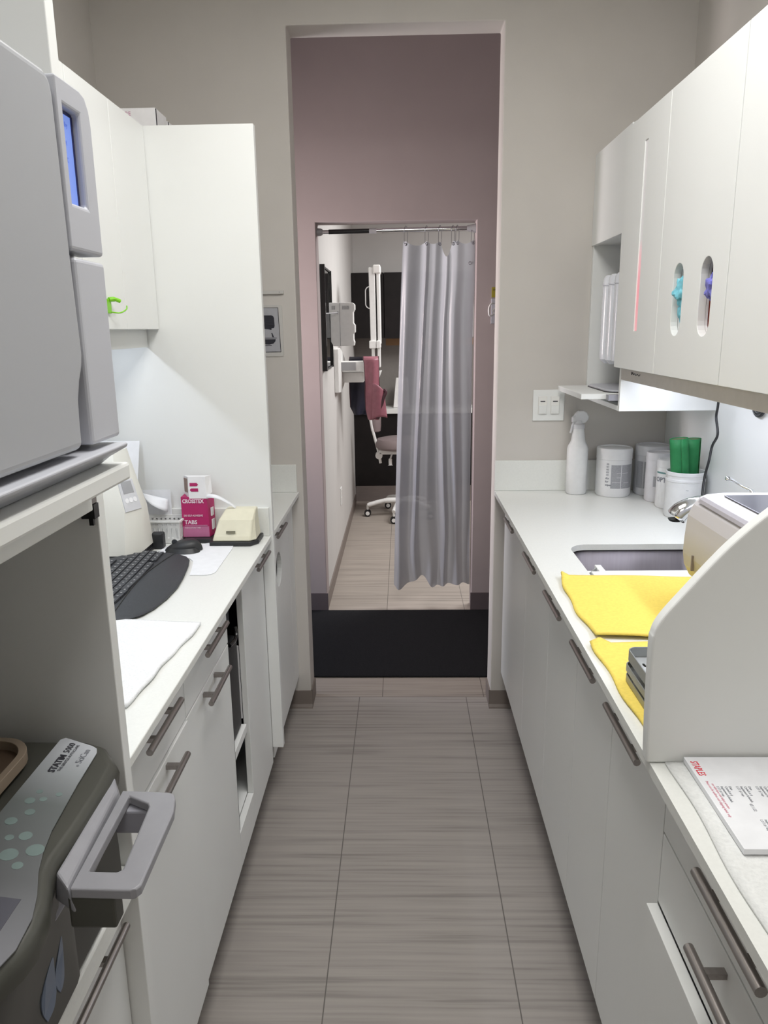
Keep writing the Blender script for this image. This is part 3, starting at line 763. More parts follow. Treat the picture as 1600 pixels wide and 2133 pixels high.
# cream tab dispenser on its black board
t = thing('label_dispenser', 'cream plastic tape dispenser on a black base at the end of the counter', 'dispenser', (-0.53, 2.27, ZC))
bs = [(-0.688, 2.348), (-0.689, 2.275), (-0.60, 2.268), (-0.60, 2.232), (-0.473, 2.232), (-0.452, 2.262), (-0.452, 2.345)]
obj('base', B().prism(bs, 'z', ZC+0.0006, ZC+0.014), m_black, t, bevel=0.002)
cz = ZC+0.0145
c1 = [(-0.592, 2.238), (-0.476, 2.238), (-0.458, 2.258), (-0.458, 2.338), (-0.592, 2.338)]
c2 = [(-0.588, 2.242), (-0.474, 2.242), (-0.460, 2.262), (-0.460, 2.338), (-0.588, 2.338)]
c3 = [(-0.574, 2.262), (-0.470, 2.264), (-0.464, 2.278), (-0.464, 2.336), (-0.574, 2.336)]
c4 = [(-0.558, 2.298), (-0.466, 2.300), (-0.464, 2.305), (-0.464, 2.334), (-0.558, 2.334)]
obj('shell', B().loft([[(x, y, cz) for x, y in c1], [(x, y, cz+0.015) for x, y in c2], [(x, y, cz+0.062) for x, y in c3], [(x, y, cz+0.090) for x, y in c4]]), m_cream, t, bevel=0.004, seg=3)
obj('slot_plate', B().loft([[(-0.548, 2.2435, cz+0.024), (-0.520, 2.2435, cz+0.024), (-0.520, 2.2465, cz+0.031), (-0.548, 2.2465, cz+0.031)], [(-0.548, 2.241, cz+0.025), (-0.520, 2.241, cz+0.025), (-0.520, 2.244, cz+0.032), (-0.548, 2.244, cz+0.032)]]), mat('bronze_slot', (0.16, 0.15, 0.10), 0.4), t)

# magenta carton with a turned up white lid
t = thing('tab_carton', 'magenta carton of adhesive tabs with its white lid opened upright', 'box', (-0.655, 2.32, ZC+0.0145))
zb = ZC+0.0146
obj('carton_body', B().loft([[(-0.697, 2.292, zb), (-0.612, 2.294, zb), (-0.604, 2.342, zb), (-0.692, 2.342, zb)],
                             [(-0.699, 2.300, zb+0.128), (-0.617, 2.302, zb+0.128), (-0.604, 2.342, zb+0.122), (-0.692, 2.342, zb+0.135)]]), m_magenta, t, bevel=0.0008)
fy = lambda z: 2.2925 + (z-zb)/0.128*0.008
fp = lambda x0, z0: (lambda u, v, w: (x0+u, fy(z0+v)-0.0006-w, z0+v))
obj('pale_band', B().loft([[(-0.6955, fy(zb+0.001)-0.0004, zb+0.001), (-0.6135, fy(zb+0.001)+0.0014, zb+0.001), (-0.614, fy(zb+0.034)+0.0015, zb+0.034), (-0.696, fy(zb+0.034)-0.0004, zb+0.034)],
                           [(-0.6955, fy(zb+0.001)-0.0008, zb+0.001), (-0.6135, fy(zb+0.001)+0.0008, zb+0.001), (-0.614, fy(zb+0.034)+0.0008, zb+0.034), (-0.696, fy(zb+0.034)-0.0008, zb+0.034)]]), m_pinkcard, t)
b = text_b('CROSSTEX', 0.0165, fp(-0.6945, zb+0.109), 0.0002, bold=0.0006, sx=0.84)
m_pinkwhite = mat('pink_white_ink', (0.80, 0.62, 0.70), 0.5)
obj('maker_print', b, m_pinkwhite, t)
b = text_b('500 SELF-ADHESIVE', 0.0085, fp(-0.692, zb+0.066), 0.0002, bold=0.0001, sx=0.84)
text_b('TABS', 0.0175, fp(-0.6905, zb+0.042), 0.0002, b=b, bold=0.0005)
text_b('INDICATOR TABS', 0.007, fp(-0.690, zb+0.0275), 0.0002, b=b, sx=0.9)
obj('product_print', b, m_pinkwhite, t)
obj('print_rule', bx(-0.690, -0.618, fy(zb+0.037)-0.0008, fy(zb+0.037)+0.0005, zb+0.0355, zb+0.0385), m_pinkcard, t)
obj('side_window', bx(-0.6085, -0.6045, 2.312, 2.335, zb+0.02, zb+0.052), m_card, t)
obj('side_window', bx(-0.610, -0.6055, 2.312, 2.335, zb+0.064, zb+0.09), m_card, t)
lid = obj('lid', B().loft([[(-0.672, 2.300, zb+0.122), (-0.618, 2.301, zb+0.122), (-0.602, 2.318, zb+0.140), (-0.694, 2.326, zb+0.135)],
                           [(-0.674, 2.306, zb+0.192), (-0.619, 2.306, zb+0.192), (-0.607, 2.326, zb+0.192), (-0.692, 2.326, zb+0.192)]]), m_card, t, bevel=0.0008)
obj('lid_inside', B().loft([[(-0.6895, 2.3220, zb+0.142), (-0.6755, 2.3045, zb+0.142), (-0.6765, 2.3058, zb+0.186), (-0.6895, 2.3215, zb+0.186)], [(-0.6905, 2.3205, zb+0.142), (-0.6765, 2.303, zb+0.142), (-0.6775, 2.3043, zb+0.186), (-0.6905, 2.320, zb+0.186)]]), m_kraft, lid)
for zz, flip in ((zb+0.167, 1), (zb+0.150, -1)):
    ar = [(-0.013, -0.005), (0.009, -0.005), (0.0135, 0.0), (0.009, 0.005), (-0.013, 0.005)]
    yy = 2.3015 + (zz-zb-0.122)/0.07*0.0055 - 0.0022
    obj('arrow_print', B().loft([[(-0.655+flip*u, yy, zz+v) for u, v in ar], [(-0.655+flip*u, yy-0.0005, zz+v) for u, v in ar]]), m_magenta, lid)
# curling white strip of tabs
t0 = [(-0.618, 2.305, zb+0.128), (-0.598, 2.290, zb+0.133), (-0.572, 2.287, zb+0.127), (-0.545, 2.296, zb+0.108), (-0.528, 2.306, zb+0.0915)]
cs = smooth_curve(t0, 6)
tag(obj('tab_strip', B().grid(lambda u, v: (cs[int(round(u*24))].x, cs[int(round(u*24))].y + (v-0.5)*0.010, cs[int(round(u*24))].z + (v-0.5)*0.013*(1-0.75*u)), 24, 2), m_paper, solid=0.0006, smooth=True),
    'white strip of tabs curling from the magenta carton to the cream dispenser', 'strip')

# white slotted basket
t = thing('basket', 'small white slotted plastic basket in the back of the left counter', 'basket', (-0.775, 2.31, ZC))
def wall_slots(L, H, n):
    hs = []
    for k in range(n):
        c = L*(k+0.5)/n; w = L/n*0.24
        hs.append(list(reversed(oval(c-w, c+w, H*0.22, H*0.72))))
        hs.append(list(reversed(oval(c-w*0.9, c+w*0.9, H*0.84, H*0.93))))
    return hs
L, H = 0.127, 0.070
for nm, pl in (('front_side', lambda u, v, w: (-0.828+u, 2.268-0.10*(v)+0.002*w, ZC+0.001+v)), ('back_side', lambda u, v, w: (-0.828+u, 2.338+0.05*v-w, ZC+0.001+v))):
    obj(nm, slab([(0, 0), (L, 0), (L+0.004, H), (-0.004, H)], wall_slots(L, H, 9), 0.002, (lambda pl: (lambda u, v, w: pl(u, v, w)))(pl) if nm == 'back_side' else (lambda u, v, w: (-0.828+u, 2.270-0.08*v-0.002+w, ZC+0.001+v))), m_basket, t)
for sx, xx in ((1, -0.701), (-1, -0.828)):
    obj('end_side', slab([(0, 0), (0.068, 0), (0.071, H), (-0.005, H)], wall_slots(0.068, H, 4), 0.002, lambda u, v, w, xx=xx, sx=sx: (xx+sx*(0.055*v)-sx*w, 2.270+u, ZC+0.001+v)), m_basket, t)
obj('bottom', bx(-0.828, -0.701, 2.270, 2.338, ZC+0.0008, ZC+0.0028), m_basket, t)
ro = rrect(-0.836, -0.692, 2.258, 2.3465, 0.012); ri = rrect(-0.829, -0.699, 2.265, 2.3405, 0.008)
obj('rim', slab(ro, [list(reversed(ri))], 0.006, lambda u, v, w: (u, v, ZC+0.0695+w)), m_basket, t, bevel=0.002)

# sheet and folded paper behind basket
t = thing('paper_sheet', 'white paper with a turned-down fold leaning behind the slotted basket', 'paper', (-0.80, 2.345, ZC+0.002))
obj('sheet', B().grid(lambda u, v: (-0.850+0.106*u, 2.3475-0.004*(1-v)*0-0.001, ZC+0.002+0.155*v), 6, 6), m_paper, t, solid=0.0008)
obj('fold', B().grid(lambda u, v: (-0.832+0.08*u, 2.340-0.028*math.sin(PI*u*0.9)*(v)-0.002, ZC+0.148-0.020*u-0.03*v*u-0.01*v), 10, 4), m_paper, t, solid=0.0008, smooth=True)

# cream countertop device with LCD and three buttons
t = thing('incubator', 'cream tabletop device with a small grey screen and three round buttons', 'device', (-0.86, 2.14, ZC))
prof = [(2.115, 0.024), (2.205, 0.024), (2.255, 0.10), (2.255, 0.34), (2.20, 0.34), (2.155, 0.20), (2.125, 0.13)]
def dv(x): return [(x + (0.012 if x > -0.8 else 0)*0, y, ZC+z) for y, z in prof]
hr = [(0.022, [(-0.905, 2.06), (-0.800, 2.06), (-0.765, 2.10), (-0.765, 2.21), (-0.905, 2.21)]), (0.1415, [(-0.905, 2.07), (-0.800, 2.087), (-0.770, 2.152), (-0.775, 2.21), (-0.905, 2.21)]),
      (0.2285, [(-0.905, 2.105), (-0.829, 2.122), (-0.800, 2.172), (-0.802, 2.215), (-0.905, 2.215)]), (0.312, [(-0.905, 2.15), (-0.845, 2.16), (-0.825, 2.19), (-0.825, 2.22), (-0.905, 2.22)])]
obj('housing', B().loft([[(x, y, ZC+z) for x, y in r] for z, r in hr]), m_creamw, t, smooth=True)
obj('base', bx(-0.905, -0.768, 2.058, 2.21, ZC+0.0006, ZC+0.0215), m_black, t, bevel=0.003)
obj('side_bracket', B().box(-0.771, -0.735, 2.205, 2.235, ZC+0.0006, ZC+0.05).box(-0.771, -0.762, 2.10, 2.205, ZC+0.0006, ZC+0.012), m_black, t, bevel=0.005)
def face(u, v, w):
    # front-right slanted face between the two upper rings; u across, v up
    p0 = Vector((-0.800, 2.087, ZC+0.1415)); p1 = Vector((-0.770, 2.152, ZC+0.1415))
    q0 = Vector((-0.829, 2.122, ZC+0.2285)); q1 = Vector((-0.800, 2.172, ZC+0.2285))
    p = (p0*(1-u)+p1*u)*(1-v)+(q0*(1-u)+q1*u)*v
    n = (p1-p0).cross(q0-p0).normalized()
    return tuple(p + n*w)
pf = obj('front_plate', B().loft([[face(u, v, 0.0002) for u, v in ((0.06, 0.02), (0.95, 0.02), (0.95, 0.99), (0.06, 0.99))], [face(u, v, 0.003) for u, v in ((0.06, 0.02), (0.95, 0.02), (0.95, 0.99), (0.06, 0.99))]]), mat('pale_grey_plate', (0.60, 0.60, 0.62), 0.45), t)
obj('screen', B().loft([[face(u, v, 0.0032) for u, v in ((0.20, 0.56), (0.80, 0.56), (0.80, 0.94), (0.20, 0.94))], [face(u, v, 0.0044) for u, v in ((0.20, 0.56), (0.80, 0.56), (0.80, 0.94), (0.20, 0.94))]]), m_medgrey, pf)
for k in range(3):
    cu, cv = 0.27+0.23*k, 0.34
    obj('button', B().loft([[face(cu+0.10*math.cos(2*PI*i/14), cv+0.08*math.sin(2*PI*i/14), h) for i in range(14)] for h in (0.003, 0.0048)]), m_card, pf)
tag(obj('notice_card', B().loft([[(-0.97, 2.245, ZC+0.001), (-0.838, 2.245, ZC+0.001), (-0.828, 2.343, ZC+0.315), (-0.97, 2.343, ZC+0.315)], [(-0.97, 2.248, ZC+0.001), (-0.838, 2.248, ZC+0.001), (-0.828, 2.346, ZC+0.315), (-0.97, 2.346, ZC+0.315)]]), m_paper),
    'white card leaning upright behind the cream device on the left counter', 'card')

# acrylic sign on the front wall, left of the opening
SCALE[0] = 1.0
t = thing('wall_sign', 'framed eyewash pictogram sign on the wall left of the opening', 'sign', (-0.51, 2.895, 1.45))
obj('sign_plate', B().prism(rrect(-0.60, -0.446, 1.450, 1.637, 0.008), 'y', 2.8965, 2.8995), m_acryl, t)
obj('border', slab([(-0.595, 1.466), (-0.4555, 1.466), (-0.4605, 1.628), (-0.595, 1.628)], [list(reversed([(-0.593, 1.4675), (-0.4575, 1.4675), (-0.4622, 1.6265), (-0.593, 1.6265)]))], 0.0008, lambda u, v, w: (u, 2.8962-w, v)), m_ink, t)
obj('sign_face', B().prism([(-0.5925, 1.468), (-0.458, 1.468), (-0.4625, 1.626), (-0.5925, 1.626)], 'y', 2.8958, 2.8965), m_signgrey, t)
b = B()
head = [(-0.56, 1.555), (-0.50, 1.550), (-0.4885, 1.5475), (-0.4885, 1.553), (-0.478, 1.555), (-0.476, 1.562), (-0.477, 1.590), (-0.480, 1.597), (-0.487, 1.600), (-0.56, 1.600)]
b.prism(head, 'y', 2.8950, 2.8957)
b.prism([(-0.56, 1.5165), (-0.470, 1.5165), (-0.470, 1.5185), (-0.56, 1.5185)], 'y', 2.8950, 2.8957)
b.prism([(-0.555, 1.497), (-0.498, 1.494), (-0.484, 1.497), (-0.476, 1.505), (-0.474, 1.5135), (-0.56, 1.5135)], 'y', 2.8950, 2.8957)
b.prism([(-0.53, 1.489), (-0.490, 1.489), (-0.490, 1.491), (-0.53, 1.491)], 'y', 2.8950, 2.8957)
b.prism([(-0.490, 1.536), (-0.486, 1.536), (-0.480, 1.5205), (-0.486, 1.5205)], 'y', 2.8950, 2.8957)
obj('pictogram', b, m_ink, t)
t = thing('picture_ledge', 'clear acrylic strip fixed above the eyewash sign', 'strip', (-0.51, 2.895, 1.66))
obj('strip', bx(-0.60, -0.437, 2.890, 2.8995, 1.676, 1.688), m_acryl, t, bevel=0.001)
obj('screw', B().lathe([(0.0022, 0), (0.0022, 0.001)], (-0.452, 2.889, 1.682), 10, 'y'), m_medgrey, t)

# light switch on the front wall, right of the opening
t = thing('light_switch', 'white double rocker light switch plate right of the opening', 'switch', (0.551, 2.895, 1.20))
obj('plate', bx(0.4935, 0.6120, 2.894, 2.8995, 1.198, 1.315), m_white, t, bevel=0.002)
for k, xx in enumerate((0.5295, 0.5765)):
    r = obj('rocker', bx(xx-0.0165, xx+0.0165, 2.889, 2.8938, 1.223, 1.290), m_edge, t, bevel=0.0015)
    obj('paddle', B().loft([[(xx-0.0145, 2.8888, 1.226), (xx+0.0145, 2.8888, 1.226), (xx+0.0145, 2.8888, 1.257), (xx-0.0145, 2.8888, 1.257)], [(xx-0.0145, 2.887, 1.226), (xx+0.0145, 2.887, 1.226), (xx+0.0145, 2.8835, 1.257), (xx-0.0145, 2.8835, 1.257)]]), m_white, r)
    obj('indicator', bx(xx-0.009, xx+0.009, 2.888, 2.8889, 1.270, 1.2735), m_ink, r)

# ================================================================== RIGHT SIDE
SCALE[0] = KS
DXR = 0.410; HXR = 0.378
RC = [(1.0605, 1.3625), (1.3635, 1.6685), (1.6695, 2.0185), (2.0195, 2.4195), (2.4205, FY-0.06)]
RL = ['white door cabinet beside the curved divider under the right counter', 'white door cabinet under the tray stack on the right',
      'white door cabinet under the upper yellow cloth', 'white door cabinet under the sink', 'white door cabinet nearest the opening on the right']
HY = [1.21, 1.505, 1.84, 2.20, 2.65]
for (y0, y1), lab, hy in zip(RC, RL, HY):
    t = thing('base_cabinet', lab, 'cabinet', (0.72, (y0+y1)/2, ZF), 'door cabinets under the right counter')
    back = 0.86 if 'sink' in lab else WX
    if 'sink' in lab or 'upper yellow' in lab:
        obj('carcass', B().box(DXR+0.02, WX, y0, y0+0.016, 0.116, 0.879).box(DXR+0.02, WX, y0+0.016, y1, 0.116, 0.132), m_white, t)
    else: obj('carcass', bx(DXR+0.019, WX, y0, y1, 0.116, 0.879), m_white, t)
    d = obj('door', bx(DXR, DXR+0.018, y0+0.0008, y1-0.0008, 0.118, 0.877), m_white, t, bevel=0.001)
    obj('handle', handle(B(), DXR, HXR, hy, 0.852, 0.196), m_steel, d, smooth=True)
    obj('plinth', bx(0.47, WX, y0, y1, ZF+0.001, 0.115), m_dark, t)
t = thing('drawer_cabinet', 'white drawer cabinet with a protruding drawer at the near right', 'cabinet', (0.72, 0.75, ZF))
obj('carcass', bx(DXR+0.02, WX, 0.42, 1.0595, 0.116, 0.879), m_white, t)
for k, (za, zb2, zh, dx) in enumerate(((0.764, 0.877, 0.852, 0.0), (0.634, 0.760, 0.734, 0.0), (0.375, 0.630, 0.585, 0.018), (0.118, 0.371, 0.335, 0.0))):
    d = obj('drawer', bx(DXR-dx, DXR+0.018-dx, 0.421, 1.0587, za, zb2), m_white, t, bevel=0.001)
    obj('handle', handle(B(), DXR-dx, HXR-dx, 0.765, zh, 0.185, 0.0072), m_steel, d, smooth=True)
obj('plinth', bx(0.47, WX, 0.42, 1.0595, ZF+0.001, 0.115), m_dark, t)

# counter with the sink cut-out
sx0, sx1, sy0, sy1 = 0.500, 0.905, 1.70, 2.235
t = thing('countertop', 'long white countertop on the right with the cut-out for the sink', 'countertop', (0.71, 1.7, 0.868))
cut = rrect(sx0, sx1, sy0, sy1, 0.06, 8)
obj('worktop', slab([(0.372, 0.30), (WX-0.0065, 0.30), (WX-0.0065, FY), (0.372, FY)], [list(reversed(cut))], 0.018, lambda u, v, w: (u, v, 0.880+w)), m_counter, t)
obj('backsplash', bx(0.372, WX-0.0065, FY-0.013, FY, 0.8985, 1.022), m_counter, t, bevel=0.0015)
t = thing('sink', 'undermounted stainless steel sink in the right counter', 'sink', (0.70, 1.97, 0.66))
rings = []
for ins, z in ((-0.004, 0.8790), (-0.002, 0.72), (0.006, 0.685), (0.03, 0.672)):
    rings.append([(x, y, z) for x, y in rrect(sx0+ins, sx1-ins, sy0+ins, sy1-ins, 0.06, 8)])
bb = B(); bb.loft(rings, cap=False)
bb.poly([(x, y, 0.672) for x, y in rrect(sx0+0.03, sx1-0.03, sy0+0.03, sy1-0.03, 0.06, 8)])
obj('basin', bb, m_sink, t, smooth=True, solid=0.0012)
obj('drain', B().lathe([(0.04, 0.0), (0.04, 0.003), (0.028, 0.003), (0.026, 0.001)], (0.70, 1.97, 0.673), 24), m_chrome, t, smooth=True)
# white board bridging the sink, with a clip
t = thing('sink_board', 'white plastic board laid across the near half of the sink under the upper yellow cloth', 'board', (0.70, 1.83, 0.876))
obj('board', bx(0.510, 0.895, 1.71, 1.978, 0.8815, 0.8965), m_white, t, bevel=0.002)
obj('clip', B().box(0.533, 0.551, 1.955, 2.035, 0.884, 0.897), m_white, t, bevel=0.002)
obj('clip_pin', B().tube([(0.518, 1.985, 0.888), (0.535, 2.012, 0.888)], 0.008, 8), m_chrome, t, smooth=True)

# yellow cloths
Y1 = [(0.407, 1.512), (0.750, 1.500), (0.755, 1.900), (0.414, 1.922)]
def y1f(u, v):
    a, b_, c, d = [Vector(p) for p in Y1]
    p = (a*(1-u)+b_*u)*(1-v)+(d*(1-u)+c*u)*v
    edge = -0.010*math.sin(PI*v)*(1-u)**5 + 0.003*math.sin(v*14)*(1-u)**6
    z = ZC+0.0052 + 0.0020*math.sin(u*9+v*3)*math.sin(v*8+1)
    if v < 0.09: z += 0.006*(1-v/0.09)*(1-u*0.5)
    if u < 0.06 and v > 0.93: z += 0.010*(1-u/0.06)
    return (p.x+edge, p.y + 0.010*math.sin(u*3.0)*(1-v)**4*-1 + 0.010*u*(1-v)**6, z)
tag(obj('yellow_cloth', B().grid(y1f, 50, 50), m_yellow, solid=0.005, smooth=True), 'upper yellow microfibre cloth spread before the sink', 'cloth', 'yellow cloths on the right counter')
Y2 = [(0.392, 1.098), (0.690, 1.085), (0.695, 1.485), (0.388, 1.478)]
def y2f(u, v):
    a, b_, c, d = [Vector(p) for p in Y2]
    p = (a*(1-u)+b_*u)*(1-v)+(d*(1-u)+c*u)*v
    z = ZC+0.0042 + 0.0014*math.sin(u*8+v*4)*math.sin(v*7)
    if v > 0.90 and u < 0.14: z += 0.013*((v-0.90)/0.10)*(1-abs(u-0.06)/0.08)**1 if abs(u-0.06) < 0.08 else 0
    return (p.x+0.003*math.sin(v*12)*(1-u)**6, p.y, z)
tag(obj('yellow_cloth', B().grid(y2f, 50, 50), m_yellow, solid=0.0045, smooth=True), 'lower yellow microfibre cloth under the stack of metal trays', 'cloth', 'yellow cloths on the right counter')

# stack of three perforated trays
for k, (z0, dx) in enumerate(((ZC+0.0085, 0.0), (ZC+0.0290, -0.001), (ZC+0.0490, 0.002))):
    lab = ['bottom metal instrument tray of the stack on the yellow cloth', 'middle metal instrument tray of the stack on the yellow cloth', 'top perforated metal instrument tray of the stack on the yellow cloth'][k]
    t = thing('instrument_tray', lab, 'tray', (0.53, 1.24, z0), 'stacked metal trays on the yellow cloth')
    x0, x1, y0, y1 = 0.409+dx, 0.625+dx, 1.064, 1.310
    hs = []
    rnd = random.Random(5)
    for i in range(7):
        for j in range(4):
            cx, cy = x0+0.022+i*0.029, y0+0.035+j*0.058
            if (i+j) % 2 == 0:
                hs.append([(cx+0.0035*math.cos(-2*PI*q/10), cy+0.0035*math.sin(-2*PI*q/10)) for q in range(10)])
            else:
                hs.append([(cx+0.0028*math.cos(-2*PI*q/10), cy+0.008*math.sin(-2*PI*q/10)) for q in range(10)])
    obj('tray_floor', slab(rrect(x0+0.003, x1-0.003, y0+0.003, y1-0.003, 0.015), hs, 0.0015, lambda u, v, w: (u, v, z0+w)), m_alul, t)
    o_, i_ = rrect(x0, x1, y0, y1, 0.016), rrect(x0+0.0022, x1-0.0022, y0+0.0022, y1-0.0022, 0.014)
    obj('rim', slab(o_, [list(reversed(i_))], 0.0135 if k < 2 else 0.021, lambda u, v, w: (u, v, z0+w)), m_alu, t, bevel=0.0006)

# curved white divider standing on the counter
cv = [(WX-0.0075, 0.8988), (0.366, 0.8988), (0.3625, 1.00), (0.3615, 1.09), (0.3635, 1.108), (0.368, 1.122), (0.379, 1.140), (0.404, 1.172), (0.435, 1.211), (0.459, 1.239), (0.483, 1.2635), (0.508, 1.286), (0.56, 1.327), (0.62, 1.360), (0.70, 1.385), (0.80, 1.397), (WX-0.0075, 1.398)]
cv = [cv[0]] + [(q.x, q.y) for q in smooth_curve([(u, v, 0) for u, v in cv[1:-1]], 6)] + [cv[-1]]
tag(obj('divider_panel', B().prism(cv, 'y', 1.0365, 1.058), m_white, bevel=0.0035, seg=3), 'white divider panel with a curved top standing across the right counter', 'panel')

# beige tabletop steriliser behind the divider
t = thing('tabletop_steriliser', 'off-white tabletop steriliser behind the curved divider on the right counter', 'steriliser', (0.86, 1.45, ZC))
MYB = 1.78
pm = [(0.735, 0.925), (0.695, 0.955), (0.681, 0.982), (0.676, 1.012), (0.677, 1.052), (0.681, 1.105), (0.692, 1.130), (0.706, 1.147), (0.722, 1.154), (0.76, 1.157), (1.035, 1.157), (1.035, 0.925)]
body = B().prism(pm, 'y', 1.10, MYB)
obj('shell', body, m_mach, t, bevel=0.006, seg=3)
obj('side_groove', B().prism([(0.6965, 1.1395), (0.701, 1.1465), (0.7075, 1.1520), (0.7035, 1.1535), (0.6965, 1.1475), (0.6925, 1.1405)], 'y', 1.101, MYB-0.03), mat('groove_grey', (0.42, 0.40, 0.43), 0.5), t)
obj('smoked_top', bx(0.745, 1.00, 1.16, MYB-0.045, 1.1572, 1.1600), m_smoke, t, bevel=0.001)
obj('top_handle', B().prism(rrect(0.84, 0.98, 1.52, 1.62, 0.03, 6), 'z', 1.160, 1.188), m_medwhite, t, bevel=0.008, seg=3)
obj('latch_slot', bx(0.672, 0.6785, MYB-0.075, MYB-0.070, 0.985, 1.022), m_base, t)
for xx in (0.80, 1.0):
    for yy in (1.18, MYB-0.08): obj('foot', B().lathe([(0.014, 0), (0.012, 0.026)], (xx, yy, ZC+0.001), 14), m_black, t)

# faucet
t = thing('faucet', 'chrome single lever faucet behind the sink', 'faucet', (0.962, 2.07, ZC))
obj('faucet_body', B().lathe([(0.026, 0.0), (0.026, 0.006), (0.021, 0.012), (0.020, 0.10), (0.022, 0.15), (0.018, 0.165)], (0.962, 2.07, ZC+0.0005), 24), m_chrome, t, smooth=True)
sp = smooth_curve([(0.95, 2.07, 1.03), (0.91, 2.075, 1.052), (0.865, 2.08, 1.062), (0.82, 2.085, 1.054), (0.785, 2.088, 1.038), (0.768, 2.09, 1.018)], 5)
rr = [0.016 + 0.013*min(1, k/len(sp)*1.15) for k in range(len(sp))]; rr[-1] *= 0.93
obj('spout', B().tube(sp, rr, 18), m_chrome, t, smooth=True)
obj('aerator', B().lathe([(0.017, -0.006), (0.021, 0.0)], (0.768, 2.09, 1.014), 18), m_black, t, smooth=True)
lv = smooth_curve([(0.962, 2.07, 1.06), (0.968, 2.075, 1.092), (0.945, 2.09, 1.107), (0.92, 2.10, 1.122), (0.904, 2.105, 1.126)], 5)
obj('lever', B().tube(lv, [0.010, 0.010, 0.010, 0.010, 0.010, 0.008, 0.006, 0.0045, 0.004, 0.004, 0.0038, 0.0036, 0.0036, 0.0040, 0.0048, 0.0056, 0.0064, 0.007, 0.007, 0.0068, 0.005], 12), m_chrome, t, smooth=True)

# bottles and tubs at the back
def arc_patch(b, c, r, a0, a1, z0, z1, n=16):
    for rad in (r,):
        V = []
        for k in range(n+1):
            a = math.radians(a0+(a1-a0)*k/n)
            V.append((b.bm.verts.new((c[0]+rad*math.cos(a), c[1]+rad*math.sin(a), z0)), b.bm.verts.new((c[0]+rad*math.cos(a), c[1]+rad*math.sin(a), z1))))
        for p, q in zip(V, V[1:]): b.bm.faces.new((p[0], q[0], q[1], p[1]))
    return b
def cyl_text(txt, size, c, r, a0, z, b=None, rot=False, bold=0.0):
    def pl(u, v, w):
        s_, zz = (u, v) if not rot else (-v, u)
        a = math.radians(a0) + s_/r
        return (c[0]+(r+w)*math.cos(a), c[1]+(r+w)*math.sin(a), z+zz)
    return text_b(txt, size, pl, 0.0002, b=b, bold=bold)
t = thing('spray_bottle', 'white trigger spray bottle in the corner by the light switch', 'bottle', (0.692, 2.972, ZC))
c = (0.688, 2.972, ZC+0.0004)
obj('bottle', B().lathe([(0.036, 0), (0.0405, 0.006), (0.041, 0.178), (0.0385, 0.190), (0.0305, 0.203), (0.0270, 0.215), (0.0235, 0.240), (0.0205, 0.258)], c, 32), m_bottle, t, smooth=True)
obj('collar', B().lathe([(0.0225, 0.2585), (0.0225, 0.274), (0.016, 0.279), (0.014, 0.290)], c, 24), m_bottle2, t, smooth=True)
hp = [(0.660, 1.181), (0.673, 1.186), (0.677, 1.182), (0.681, 1.176), (0.700, 1.176), (0.712, 1.180), (0.722, 1.192), (0.724, 1.205), (0.716, 1.219), (0.702, 1.227), (0.684, 1.226), (0.672, 1.216), (0.668, 1.206), (0.660, 1.203)]
obj('spray_head', B().prism(hp, 'y', c[1]-0.011, c[1]+0.011), m_bottle2, t, bevel=0.004, seg=3)
obj('trigger', B().tube(smooth_curve([(0.676, c[1], 1.186), (0.664, c[1], 1.172), (0.660, c[1], 1.150), (0.656, c[1], 1.140)]), 0.0045, 8), m_bottle2, t, smooth=True)

def tub(lab, c, r, h, lidh, cat, m, name='wipes_tub', lid=True, group=None):
    t = thing(name, lab, cat, c, group)
    obj('tub_body', B().lathe([(r*0.93, 0), (r, 0.008), (r, h-lidh-0.004), (r*0.985, h-lidh)], (c[0], c[1], c[2]+0.0004), 40), m, t, smooth=True)
    if lid:
        obj('lid', B().lathe([(r*1.015, h-lidh+0.001), (r*1.015, h-0.008), (r*0.985, h-0.002), (r*0.86, h), (r*0.84, h-0.004), (r*0.4, h-0.003), (r*0.12, h+0.001)], (c[0], c[1], c[2]), 40), m, t, smooth=True)
    return t
c = (0.826, 2.945, ZC)
t = tub('white disinfectant wipes tub with a wide grey label beside the spray bottle', c, 0.0670, 0.190, 0.045, 'tub', m_bottle, group='wipes tubs in the counter corner')
b = B()
arc_patch(b, c, 0.0674, 247, 279, ZC+0.036, ZC+0.128); arc_patch(b, c, 0.0674, 281, 328, ZC+0.036, ZC+0.128)
lb = obj('label', b, m_labgrey, t)
b = B()
for a0, a1, zz in ((265, 279, 0.096), (283, 305, 0.096), (266, 279, 0.078), (252, 279, 0.060), (290, 312, 0.058)):
    arc_patch(b, c, 0.0677, a0, a1, ZC+zz, ZC+zz+0.0012)
obj('label_lines', b, m_card, lb)
b = None
for k, tx in enumerate(('wipes', 'for', 'dry')):
    b = cyl_text(tx, 0.0105, c, 0.0676, 229, ZC+0.046+k*0.013, b, bold=0.0003)
for k in range(5):
    b = cyl_text('00', 0.010, c, 0.0676, 231, ZC+0.085+k*0.0105, b)
obj('side_print', b, m_greyink, lb)
c = (0.9795, 2.957, ZC)
t = tub('white wipes tub in the far wall corner behind the grey-labelled tub', c, 0.0665, 0.196, 0.04, 'tub', m_bottle2, group='wipes tubs in the counter corner')
b = B(); arc_patch(b, c, 0.0669, 195, 222, ZC+0.03, ZC+0.135); arc_patch(b, c, 0.0669, 225, 262, ZC+0.03, ZC+0.135)
obj('label', b, m_labgrey, t)
c = (0.966, 2.832, ZC)
t = tub('smooth white canister between the wipes tubs and the green-striped canister', c, 0.0495, 0.188, 0.030, 'canister', m_bottle2, name='canister', group='canisters by the right wall')
b = B(); arc_patch(b, c, 0.0499, 228, 262, ZC+0.06, ZC+0.10); obj('label', b, m_labgrey, t)
